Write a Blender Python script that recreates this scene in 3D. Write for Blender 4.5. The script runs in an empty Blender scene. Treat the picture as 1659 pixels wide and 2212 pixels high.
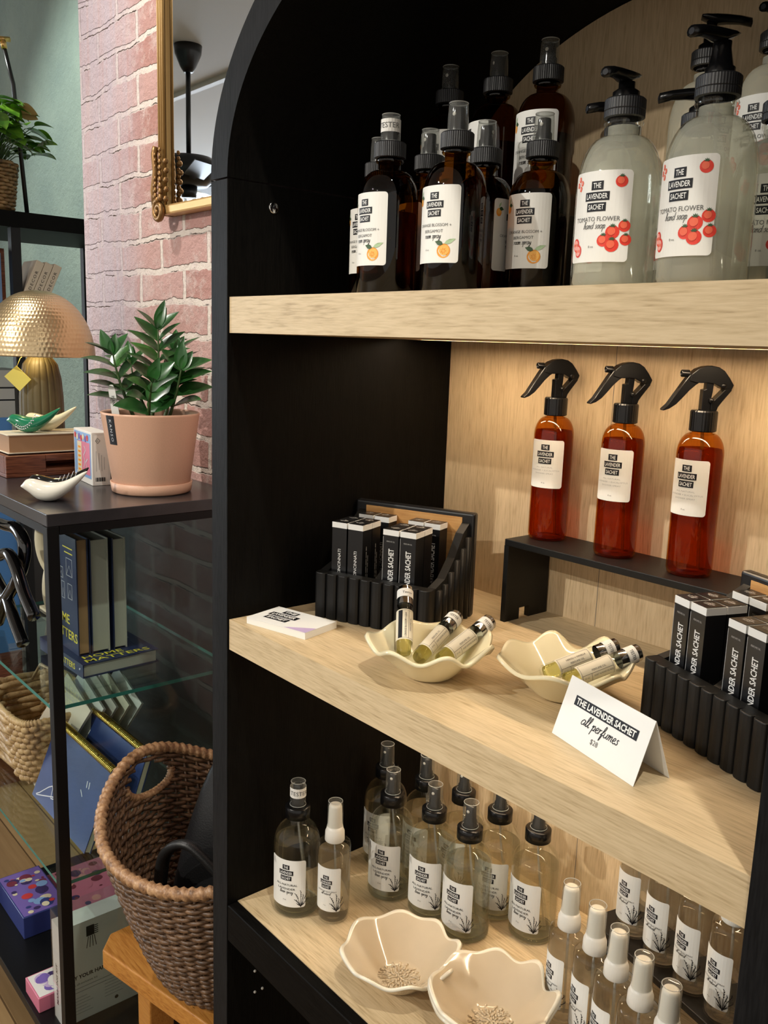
import bpy, math, random
from mathutils import Vector, Matrix
random.seed(7)
C = bpy.context.scene.collection
SC = bpy.context.scene
PI = math.pi
# ------------------------------------------------------------------ camera
CAMP = Vector((0.8878, -0.5190, 1.4873))
cd = bpy.data.cameras.new('camera')
cam = bpy.data.objects.new('camera', cd)
C.objects.link(cam)
cr = Vector((0.64425, 0.76409, 0.03334))
cu = Vector((-0.16354, 0.09505, 0.98195))
cf = Vector((-0.74712, 0.63807, -0.18620))
cam.matrix_world = Matrix(((cr.x, cu.x, -cf.x, CAMP.x), (cr.y, cu.y, -cf.y, CAMP.y), (cr.z, cu.z, -cf.z, CAMP.z), (0, 0, 0, 1)))
cd.sensor_fit = 'VERTICAL'
cd.sensor_height = 36.0
cd.lens = 1921.05 / 2212 * 36.0
cd.clip_start = 0.02
SC.camera = cam
# ------------------------------------------------------------------ view, world
SC.view_settings.view_transform = 'Standard'
SC.view_settings.look = 'None'
SC.view_settings.exposure = 0.0
SC.view_settings.gamma = 1.0
SC.view_settings.use_curve_mapping = False
cy = SC.cycles
cy.max_bounces = 12
cy.diffuse_bounces = 4
cy.glossy_bounces = 5
cy.transmission_bounces = 10
cy.transparent_max_bounces = 32
cy.sample_clamp_indirect = 3.0
cy.caustics_reflective = False
cy.caustics_refractive = True
cy.blur_glossy = 0.5
cy.use_denoising = True
wd = bpy.data.worlds.new('world')
SC.world = wd
wd.use_nodes = True
wd.node_tree.nodes['Background'].inputs[0].default_value = (1.0, 0.94, 0.85, 1)
wd.node_tree.nodes['Background'].inputs[1].default_value = 0.80
# ------------------------------------------------------------------ lamps: ceiling track heads (the fixtures are built further down)
WARM = (1.0, 0.95, 0.84)
TRACK = [  # x, y, z, target, power, colour, spot angle
    (1.05, -0.35, 2.96, (0.35, 0.05, 1.2), 66, WARM, 70),
    (0.30, -3.10, 2.96, (0.33, 0.20, 1.2), 106, WARM, 40),
    (-0.75, -2.70, 2.96, (-0.60, 0.20, 1.2), 205, (1.0, 0.95, 0.86), 48),
    (-1.05, -0.40, 2.96, (-1.05, 0.40, 1.35), 55, (1.0, 0.95, 0.88), 75),
    (-2.35, -0.50, 2.96, (-2.30, 0.86, 1.7), 120, (0.93, 1.0, 0.92), 80),  # unseen head added to brighten the green niche
]
# ------------------------------------------------------------------ materials
MATS = {}
def nt(name):
    m = bpy.data.materials.new(name)
    m.use_nodes = True
    t = m.node_tree
    b = t.nodes['Principled BSDF']
    MATS[name] = m
    return m, t, b
def L(t, a, b):
    t.links.new(a, b)
def node(t, kind, **kw):
    n = t.nodes.new(kind)
    for k, v in kw.items():
        if k.startswith('i_'):
            n.inputs[int(k[2:])].default_value = v
        else:
            setattr(n, k, v)
    return n
def ramp(t, fac, stops):
    r = t.nodes.new('ShaderNodeValToRGB')
    e = r.color_ramp.elements
    while len(e) < len(stops):
        e.new(0.5)
    for el, (p, c) in zip(e, stops):
        el.position = p
        el.color = (c[0], c[1], c[2], 1)
    L(t, fac, r.inputs[0])
    return r
def objco(t, scale=(1, 1, 1), rot=(0, 0, 0), loc=(0, 0, 0)):
    tc = t.nodes.new('ShaderNodeTexCoord')
    mp = t.nodes.new('ShaderNodeMapping')
    mp.inputs['Scale'].default_value = scale
    mp.inputs['Rotation'].default_value = rot
    mp.inputs['Location'].default_value = loc
    L(t, tc.outputs['Object'], mp.inputs[0])
    return mp.outputs[0]
def noise(t, vec, scale, detail=4, rough=0.55, dist=0.0):
    n = t.nodes.new('ShaderNodeTexNoise')
    n.inputs['Scale'].default_value = scale
    n.inputs['Detail'].default_value = detail
    n.inputs['Roughness'].default_value = rough
    n.inputs['Distortion'].default_value = dist
    L(t, vec, n.inputs['Vector'])
    return n
def bump(t, b, h, strength=0.3, dist=0.002):
    n = t.nodes.new('ShaderNodeBump')
    n.inputs['Strength'].default_value = strength
    n.inputs['Distance'].default_value = dist
    L(t, h, n.inputs['Height'])
    L(t, n.outputs[0], b.inputs['Normal'])
    return n
def plain(name, col, rough=0.5, metal=0.0, spec=0.5, var=0.0, scale=60, bmp=0.0, coat=0.0):
    m, t, b = nt(name)
    b.inputs['Base Color'].default_value = (*col, 1)
    b.inputs['Roughness'].default_value = rough
    b.inputs['Metallic'].default_value = metal
    b.inputs['Specular IOR Level'].default_value = spec
    b.inputs['Coat Weight'].default_value = coat
    if var or bmp:
        v = objco(t)
        n = noise(t, v, scale)
        if var:
            r = ramp(t, n.outputs[0], [(0.3, [c * (1 - var) for c in col]), (0.7, [min(1, c * (1 + var)) for c in col])])
            L(t, r.outputs[0], b.inputs['Base Color'])
        if bmp:
            bump(t, b, n.outputs[0], bmp, 0.001)
    return m
def wood(name, c1, c2, c3, axis='x', rough=0.5, spec=0.4, scale=1.0, bmp=0.15):
    m, t, b = nt(name)
    s = {'x': (7, 75, 75), 'y': (75, 7, 75), 'z': (75, 75, 7)}[axis]
    s = tuple(v * scale for v in s)
    v = objco(t, s)
    n1 = noise(t, v, 1.0, 6, 0.62, 0.6)
    s2 = {'x': (38, 460, 460), 'y': (460, 38, 460), 'z': (460, 460, 38)}[axis]
    v2 = objco(t, tuple(q * scale for q in s2))
    n2 = noise(t, v2, 1.0, 3, 0.5, 0.2)
    mx = node(t, 'ShaderNodeMath', operation='MULTIPLY_ADD')
    L(t, n2.outputs[0], mx.inputs[0])
    mx.inputs[1].default_value = 0.62
    mm = node(t, 'ShaderNodeMath', operation='MULTIPLY')
    L(t, n1.outputs[0], mm.inputs[0])
    mm.inputs[1].default_value = 0.42
    L(t, mm.outputs[0], mx.inputs[2])
    r = ramp(t, mx.outputs[0], [(0.34, c3), (0.47, c2), (0.60, c1)])
    L(t, r.outputs[0], b.inputs['Base Color'])
    b.inputs['Roughness'].default_value = rough
    b.inputs['Specular IOR Level'].default_value = spec
    bump(t, b, mx.outputs[0], bmp, 0.0015)
    return m
OAK1, OAK2, OAK3 = (0.67, 0.52, 0.32), (0.59, 0.45, 0.265), (0.43, 0.31, 0.17)
wood('oak_shelf', OAK1, OAK2, OAK3, 'x')
wood('oak_back', (0.63, 0.475, 0.29), (0.55, 0.405, 0.24), (0.42, 0.295, 0.165), 'z')
wood('black_wood', (0.0045, 0.004, 0.0035), (0.003, 0.0027, 0.0024), (0.0016, 0.0015, 0.0014), 'z', 0.5, 0.07, 1.2, 0.3)
wood('black_wood_x', (0.0045, 0.004, 0.0035), (0.003, 0.0027, 0.0024), (0.0016, 0.0015, 0.0014), 'x', 0.5, 0.07, 1.2, 0.3)
wood('black_wood_lit', (0.014, 0.014, 0.0145), (0.010, 0.010, 0.0105), (0.006, 0.006, 0.006), 'z', 0.5, 0.09, 1.2, 0.3)  # lighter copy of black_wood, light on the front edges put into the colour
wood('orange_wood', (0.55, 0.25, 0.055), (0.47, 0.195, 0.038), (0.33, 0.12, 0.02), 'x', 0.38, 0.5, 0.8, 0.05)
wood('tray_wood', (0.22, 0.075, 0.035), (0.14, 0.042, 0.02), (0.055, 0.017, 0.009), 'y', 0.35, 0.5, 0.7, 0.1)
wood('bare_wood', (0.62, 0.34, 0.12), (0.55, 0.28, 0.09), (0.42, 0.19, 0.055), 'x', 0.5, 0.4, 0.7, 0.1)
wood('floor_wood', (0.42, 0.30, 0.16), (0.36, 0.25, 0.13), (0.25, 0.16, 0.08), 'x', 0.35, 0.5, 0.25, 0.1)
plain('black_matte', (0.006, 0.006, 0.006), 0.45, 0, 0.3, bmp=0.1, scale=300)
plain('black_satin', (0.008, 0.008, 0.009), 0.28, 0, 0.5)
plain('black_gloss', (0.004, 0.004, 0.0045), 0.06, 0, 0.6, coat=0.5)
plain('black_plastic', (0.005, 0.005, 0.0055), 0.24, 0, 0.36)
plain('collar_plastic', (0.020, 0.020, 0.022), 0.40, 0, 0.5)
plain('black_metal', (0.0045, 0.0045, 0.005), 0.40, 0.0, 0.28)
plain('dark_panel', (0.008, 0.012, 0.011), 0.45, 0, 0.15)
plain('rack_top', (0.030, 0.028, 0.031), 0.24, 0.0, 0.6, var=0.2, scale=20)
plain('paper', (0.80, 0.79, 0.75), 0.55, 0, 0.35)
plain('paper_warm', (0.72, 0.66, 0.52), 0.6, 0, 0.3)
plain('card_white', (0.84, 0.84, 0.82), 0.5, 0, 0.35)
plain('ink', (0.006, 0.006, 0.009), 0.5, 0, 0.3)
plain('ink_grey', (0.12, 0.12, 0.12), 0.6, 0, 0.3)
plain('ink_faint', (0.42, 0.42, 0.41), 0.6, 0, 0.3)
plain('orange_print', (0.86, 0.33, 0.035), 0.55)
plain('orange_print_light', (0.90, 0.47, 0.10), 0.55)
plain('leaf_print', (0.035, 0.085, 0.03), 0.55)
plain('leaf_print_pale', (0.40, 0.55, 0.33), 0.55)
plain('red_print', (0.72, 0.035, 0.015), 0.5)
plain('red_print_light', (0.82, 0.13, 0.06), 0.5)
plain('pink_print', (0.86, 0.38, 0.33), 0.5)
plain('lavender_print', (0.55, 0.42, 0.66), 0.5)
plain('white_plastic', (0.78, 0.75, 0.68), 0.35, 0, 0.5)
plain('white_ceramic', (0.80, 0.77, 0.68), 0.10, 0, 0.5, coat=0.4)
plain('cream_glaze', (0.82, 0.74, 0.50), 0.10, 0, 0.5, coat=0.5)
plain('tan_glaze', (0.62, 0.52, 0.375), 0.10, 0, 0.5, var=0.04, scale=25, coat=0.5)
plain('glaze_edge', (0.80, 0.74, 0.60), 0.12, 0, 0.5, coat=0.5)
plain('chrome', (0.55, 0.55, 0.55), 0.12, 1.0)
plain('gold', (0.72, 0.46, 0.17), 0.28, 1.0)
plain('gold_paint', (0.62, 0.38, 0.14), 0.38, 0.55, bmp=0.1, scale=80)
plain('old_gold', (0.30, 0.16, 0.055), 0.38, 0.6)
plain('gold_wire', (0.72, 0.52, 0.12), 0.22, 1.0)
plain('pot_pink', (0.70, 0.42, 0.29), 0.42, 0, 0.4, var=0.05, scale=700)
plain('soil', (0.02, 0.014, 0.01), 0.95)
plain('navy', (0.018, 0.028, 0.085), 0.4)
plain('navy_cloth', (0.022, 0.045, 0.16), 0.5, var=0.12, scale=14)
plain('yellow_print', (0.80, 0.70, 0.06), 0.5)
plain('yellow_tag', (0.86, 0.74, 0.16), 0.5)
plain('white_print', (0.62, 0.64, 0.68), 0.5)
plain('kraft', (0.42, 0.24, 0.12), 0.6)
plain('page_grey', (0.52, 0.49, 0.43), 0.7)
plain('green_glaze', (0.012, 0.20, 0.095), 0.12, 0, 0.5, coat=0.4)
plain('box_blue', (0.035, 0.05, 0.21), 0.4)
plain('art_purple', (0.20, 0.13, 0.45), 0.45)
plain('art_pink', (0.68, 0.20, 0.30), 0.45)
plain('art_red', (0.62, 0.05, 0.05), 0.45)
plain('art_cream', (0.78, 0.68, 0.48), 0.45)
plain('art_violet_dark', (0.05, 0.03, 0.13), 0.45)
plain('art_sky', (0.25, 0.42, 0.72), 0.45)
plain('art_plum', (0.20, 0.03, 0.06), 0.45)
plain('blue_board', (0.07, 0.22, 0.52), 0.5)
plain('leather', (0.008, 0.008, 0.009), 0.42, 0, 0.32, bmp=0.35, scale=380)
plain('leather_edge', (0.018, 0.018, 0.018), 0.34, 0, 0.5, bmp=0.5, scale=500)
plain('ceiling_paint', (0.80, 0.80, 0.79), 0.9)
plain('white_sculpt', (0.72, 0.66, 0.46), 0.5)
plain('grey_card', (0.25, 0.245, 0.23), 0.6)
plain('beige_book', (0.60, 0.50, 0.38), 0.6)
plain('white_blind', (0.80, 0.82, 0.84), 0.7)
plain('lamp_stone', (0.12, 0.095, 0.045), 0.5, 0, 0.4, var=0.25, scale=18)
plain('brick_ledge', (0.60, 0.47, 0.38), 0.9, 0, 0.2, var=0.25, scale=30, bmp=0.5)
def weave(name, a, b_, c_, sc):
    m, t, b = nt(name)
    v = objco(t)
    n = noise(t, v, sc, 5, 0.7)
    r = ramp(t, n.outputs[0], [(0.30, c_), (0.48, b_), (0.68, a)])
    L(t, r.outputs[0], b.inputs['Base Color'])
    b.inputs['Roughness'].default_value = 0.42
    bump(t, b, n.outputs[0], 0.3, 0.002)
weave('wicker', (0.55, 0.34, 0.18), (0.32, 0.17, 0.08), (0.10, 0.05, 0.025), 90)
weave('wicker_dark', (0.24, 0.135, 0.07), (0.115, 0.06, 0.03), (0.03, 0.015, 0.008), 90)
weave('seagrass', (0.66, 0.48, 0.25), (0.52, 0.35, 0.165), (0.27, 0.16, 0.07), 60)
weave('bark_weave', (0.40, 0.24, 0.10), (0.22, 0.12, 0.045), (0.07, 0.035, 0.015), 50)
def leafmat(name, a, b_):
    m, t, b = nt(name)
    n = noise(t, objco(t), 30, 3)
    r = ramp(t, n.outputs[0], [(0.35, b_), (0.65, a)])
    L(t, r.outputs[0], b.inputs['Base Color'])
    b.inputs['Roughness'].default_value = 0.26
    b.inputs['Subsurface Weight'].default_value = 0.0
leafmat('leaf_zz', (0.035, 0.135, 0.030), (0.016, 0.075, 0.018))
leafmat('leaf_young', (0.07, 0.22, 0.04), (0.035, 0.13, 0.025))
leafmat('leaf_basket', (0.17, 0.36, 0.03), (0.06, 0.18, 0.018))
plain('stem_green', (0.06, 0.11, 0.03), 0.45)
plain('leaf_dry', (0.38, 0.24, 0.06), 0.5)
def thin(name, tint, refl=1.0, rough=0.03, cloud=0.0, ccol=(0.8, 0.8, 0.75)):
    """clear or tinted thin wall: see-through in the middle, mirror-like towards the outline"""
    m = bpy.data.materials.new(name)
    m.use_nodes = True
    t = m.node_tree
    t.nodes.remove(t.nodes['Principled BSDF'])
    out = t.nodes['Material Output']
    tr = node(t, 'ShaderNodeBsdfTransparent')
    tr.inputs[0].default_value = (*tint, 1)
    gl = node(t, 'ShaderNodeBsdfGlossy')
    gl.inputs['Color'].default_value = (refl, refl, refl, 1)
    gl.inputs['Roughness'].default_value = rough
    lw = node(t, 'ShaderNodeLayerWeight')
    lw.inputs[0].default_value = 0.5
    pw = node(t, 'ShaderNodeMath', operation='POWER')
    L(t, lw.outputs['Facing'], pw.inputs[0])
    pw.inputs[1].default_value = 4.0
    ma = node(t, 'ShaderNodeMath', operation='MULTIPLY_ADD')
    L(t, pw.outputs[0], ma.inputs[0])
    ma.inputs[1].default_value = 0.80
    ma.inputs[2].default_value = 0.035
    mix = node(t, 'ShaderNodeMixShader')
    L(t, ma.outputs[0], mix.inputs[0])
    src = tr.outputs[0]
    if cloud:
        df = node(t, 'ShaderNodeBsdfDiffuse')
        df.inputs[0].default_value = (*ccol, 1)
        tl = node(t, 'ShaderNodeBsdfTranslucent')
        tl.inputs[0].default_value = (*ccol, 1)
        m2 = node(t, 'ShaderNodeMixShader')
        m2.inputs[0].default_value = 0.5
        L(t, df.outputs[0], m2.inputs[1])
        L(t, tl.outputs[0], m2.inputs[2])
        m3 = node(t, 'ShaderNodeMixShader')
        m3.inputs[0].default_value = cloud
        L(t, tr.outputs[0], m3.inputs[1])
        L(t, m2.outputs[0], m3.inputs[2])
        src = m3.outputs[0]
    L(t, src, mix.inputs[1])
    L(t, gl.outputs[0], mix.inputs[2])
    L(t, mix.outputs[0], out.inputs[0])
    MATS[name] = m
    return m
def liquid(name, tint, ior, clear, rough=0.0, cloud=0.0, ccol=(0.8, 0.8, 0.7)):
    m = bpy.data.materials.new(name)
    m.use_nodes = True
    t = m.node_tree
    t.nodes.remove(t.nodes['Principled BSDF'])
    out = t.nodes['Material Output']
    g = node(t, 'ShaderNodeBsdfGlass')
    g.inputs['Color'].default_value = (*tint, 1)
    g.inputs['IOR'].default_value = ior
    g.inputs['Roughness'].default_value = rough
    tr = node(t, 'ShaderNodeBsdfTransparent')
    tr.inputs[0].default_value = (*tint, 1)
    mix = node(t, 'ShaderNodeMixShader')
    mix.inputs[0].default_value = clear
    L(t, g.outputs[0], mix.inputs[1])
    L(t, tr.outputs[0], mix.inputs[2])
    src = mix.outputs[0]
    if cloud:
        df = node(t, 'ShaderNodeBsdfDiffuse')
        df.inputs[0].default_value = (*ccol, 1)
        m3 = node(t, 'ShaderNodeMixShader')
        m3.inputs[0].default_value = cloud
        L(t, src, m3.inputs[1])
        L(t, df.outputs[0], m3.inputs[2])
        src = m3.outputs[0]
    L(t, src, out.inputs[0])
    MATS[name] = m
thin('clear_glass', (0.985, 0.99, 0.965))
thin('clear_plastic', (0.98, 0.98, 0.965), 0.9, 0.05)
thin('overcap', (0.80, 0.81, 0.79), 0.9, 0.10, 0.13, (0.75, 0.76, 0.74))
thin('overcap_clear', (0.93, 0.93, 0.91), 0.95, 0.08, 0.07)
thin('cap_rim', (0.9, 0.9, 0.88), 0.95, 0.1, 0.55, (0.85, 0.85, 0.82))
thin('amber_glass', (0.38, 0.205, 0.05), 0.9, 0.025)
thin('amber_plastic', (0.80, 0.46, 0.14), 0.9, 0.05)
thin('pane', (0.88, 0.94, 0.92), 0.9, 0.01)
thin('dip_tube', (0.88, 0.88, 0.84), 0.8, 0.2, 0.25)
thin('case_clear', (0.95, 0.95, 0.95), 0.9, 0.05, 0.015)
liquid('water', (0.99, 0.995, 0.97), 1.33, 0.60)
liquid('glass_base', (0.97, 0.985, 0.96), 1.45, 0.25)
liquid('water_bug', (0.985, 0.98, 0.97), 1.33, 0.45)
liquid('soap_liquid', (0.97, 0.97, 0.91), 1.36, 0.62, 0.04, 0.24, (0.97, 0.97, 0.90))
liquid('oil', (0.95, 0.92, 0.62), 1.36, 0.35)
liquid('amber_liquid', (0.74, 0.36, 0.10), 1.33, 0.7)
liquid('brown_liquid', (0.60, 0.38, 0.10), 1.33, 0.5)
m, t, b = nt('glass_edge')
b.inputs['Base Color'].default_value = (0.05, 0.22, 0.19, 1)
b.inputs['Roughness'].default_value = 0.1
def emit(name, col, s):
    m, t, b = nt(name)
    b.inputs['Base Color'].default_value = (0, 0, 0, 1)
    b.inputs['Emission Color'].default_value = (*col, 1)
    b.inputs['Emission Strength'].default_value = s
emit('daylight_pane', (0.80, 0.90, 1.0), 17.0)
emit('shelf_fill_glow', (1.0, 0.77, 0.52), 62.0)  # glow of the added fill strips, no lamp is known there
emit('lamp_lens', (1.0, 0.88, 0.68), 12.0)
# hammered brass dome
m, t, b = nt('hammered_brass')
b.inputs['Base Color'].default_value = (0.74, 0.57, 0.34, 1)
b.inputs['Metallic'].default_value = 1.0
b.inputs['Roughness'].default_value = 0.33
# mirror
m, t, b = nt('mirror_glass')
b.inputs['Base Color'].default_value = (0.86, 0.88, 0.90, 1)
b.inputs['Metallic'].default_value = 1.0
b.inputs['Roughness'].default_value = 0.01
# old painted brick
m, t, b = nt('old_brick')
co = objco(t)
wn = noise(t, co, 9, 3, 0.6)
wv = node(t, 'ShaderNodeVectorMath', operation='MULTIPLY_ADD')
L(t, wn.outputs['Color'], wv.inputs[0])
wv.inputs[1].default_value = (0.022, 0.0, 0.028)
L(t, co, wv.inputs[2])
wn2 = noise(t, co, 60, 3, 0.7)
wv2 = node(t, 'ShaderNodeVectorMath', operation='MULTIPLY_ADD')
L(t, wn2.outputs['Color'], wv2.inputs[0])
wv2.inputs[1].default_value = (0.006, 0.0, 0.008)
L(t, wv.outputs[0], wv2.inputs[2])
sp = node(t, 'ShaderNodeSeparateXYZ')
L(t, wv2.outputs[0], sp.inputs[0])
cb = node(t, 'ShaderNodeCombineXYZ')
L(t, sp.outputs[0], cb.inputs[0])
L(t, sp.outputs[2], cb.inputs[1])
br = node(t, 'ShaderNodeTexBrick')
br.offset = 0.5
br.inputs['Scale'].default_value = 1.0
br.inputs['Brick Width'].default_value = 0.205
br.inputs['Row Height'].default_value = 0.0685
br.inputs['Mortar Size'].default_value = 0.0075
br.inputs['Mortar Smooth'].default_value = 0.25
br.inputs['Bias'].default_value = 0.0
br.inputs['Color1'].default_value = (0.47, 0.245, 0.21, 1)
br.inputs['Color2'].default_value = (0.62, 0.40, 0.365, 1)
br.inputs['Mortar'].default_value = (0.80, 0.70, 0.62, 1)
L(t, cb.outputs[0], br.inputs['Vector'])
n3 = noise(t, co, 22, 6, 0.72)
mx = node(t, 'ShaderNodeMix', data_type='RGBA')
r3 = ramp(t, n3.outputs[0], [(0.50, (0, 0, 0)), (0.74, (1, 1, 1))])
L(t, r3.outputs[0], mx.inputs[0])
L(t, br.outputs['Color'], mx.inputs[6])
mx.inputs[7].default_value = (0.74, 0.61, 0.57, 1)
# lavender limewash towards the corner of the pier, in vertical runs
sx = node(t, 'ShaderNodeSeparateXYZ')
L(t, co, sx.inputs[0])
mr = node(t, 'ShaderNodeMapRange')
L(t, sx.outputs[0], mr.inputs[0])
mr.inputs[1].default_value = -1.00
mr.inputs[2].default_value = -1.16
runs = noise(t, objco(t, (60, 1, 3)), 1.0, 4, 0.6)
mg = node(t, 'ShaderNodeMath', operation='MULTIPLY')
L(t, mr.outputs[0], mg.inputs[0])
L(t, runs.outputs[0], mg.inputs[1])
mg2 = node(t, 'ShaderNodeMath', operation='MULTIPLY')
L(t, mg.outputs[0], mg2.inputs[0])
mg2.inputs[1].default_value = 1.75
mx2 = node(t, 'ShaderNodeMix', data_type='RGBA')
mx2.clamp_factor = True
L(t, mg2.outputs[0], mx2.inputs[0])
L(t, mx.outputs[2], mx2.inputs[6])
mx2.inputs[7].default_value = (0.55, 0.46, 0.50, 1)
sh_ = node(t, 'ShaderNodeVectorMath', operation='ADD')
L(t, cb.outputs[0], sh_.inputs[0])
sh_.inputs[1].default_value = (0.0, 0.0045, 0.0)
b2_ = node(t, 'ShaderNodeTexBrick')
b2_.offset = 0.5
b2_.inputs['Scale'].default_value = 1.0
b2_.inputs['Brick Width'].default_value = 40.0
b2_.inputs['Row Height'].default_value = 0.0685
b2_.inputs['Mortar Size'].default_value = 0.0014
b2_.inputs['Mortar Smooth'].default_value = 0.3
L(t, sh_.outputs[0], b2_.inputs['Vector'])
cn = noise(t, co, 14, 4, 0.6)
cr_ = ramp(t, cn.outputs[0], [(0.47, (0, 0, 0)), (0.56, (1, 1, 1))])
cm = node(t, 'ShaderNodeMath', operation='MULTIPLY')
L(t, b2_.outputs['Fac'], cm.inputs[0])
L(t, cr_.outputs[0], cm.inputs[1])
mx3 = node(t, 'ShaderNodeMix', data_type='RGBA')
L(t, cm.outputs[0], mx3.inputs[0])
L(t, mx2.outputs[2], mx3.inputs[6])
mx3.inputs[7].default_value = (0.09, 0.06, 0.05, 1)
L(t, mx3.outputs[2], b.inputs['Base Color'])
b.inputs['Roughness'].default_value = 0.9
b.inputs['Specular IOR Level'].default_value = 0.2
hm = node(t, 'ShaderNodeMath', operation='MULTIPLY_ADD')
L(t, br.outputs['Fac'], hm.inputs[0])
hm.inputs[1].default_value = -0.55
ns = noise(t, co, 45, 6, 0.7)
L(t, ns.outputs[0], hm.inputs[2])
bump(t, b, hm.outputs[0], 0.85, 0.009)
# green plaster
m, t, b = nt('green_plaster')
co = objco(t)
n1 = noise(t, co, 2.2, 4, 0.6)
r1 = ramp(t, n1.outputs[0], [(0.35, (0.22, 0.29, 0.26)), (0.65, (0.31, 0.385, 0.33))])
L(t, r1.outputs[0], b.inputs['Base Color'])
b.inputs['Roughness'].default_value = 0.75
n2 = noise(t, co, 38, 6, 0.7)
bump(t, b, n2.outputs[0], 0.9, 0.012)
# floor planks
m, t, b = nt('plank_floor')
co = objco(t)
bk = node(t, 'ShaderNodeTexBrick')
bk.inputs['Scale'].default_value = 1.0
bk.inputs['Brick Width'].default_value = 0.9
bk.inputs['Row Height'].default_value = 0.12
bk.inputs['Mortar Size'].default_value = 0.002
bk.inputs['Color1'].default_value = (0.40, 0.26, 0.12, 1)
bk.inputs['Color2'].default_value = (0.34, 0.21, 0.095, 1)
bk.inputs['Mortar'].default_value = (0.12, 0.07, 0.03, 1)
L(t, co, bk.inputs['Vector'])
gn = noise(t, objco(t, (4, 70, 1)), 1.0, 5, 0.6)
mx = node(t, 'ShaderNodeMix', data_type='RGBA', blend_type='MULTIPLY')
mx.inputs[0].default_value = 0.6
gr = ramp(t, gn.outputs[0], [(0.3, (0.65, 0.6, 0.55)), (0.7, (1, 1, 1))])
L(t, bk.outputs[0], mx.inputs[6])
L(t, gr.outputs[0], mx.inputs[7])
L(t, mx.outputs[2], b.inputs['Base Color'])
b.inputs['Roughness'].default_value = 0.4
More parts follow.
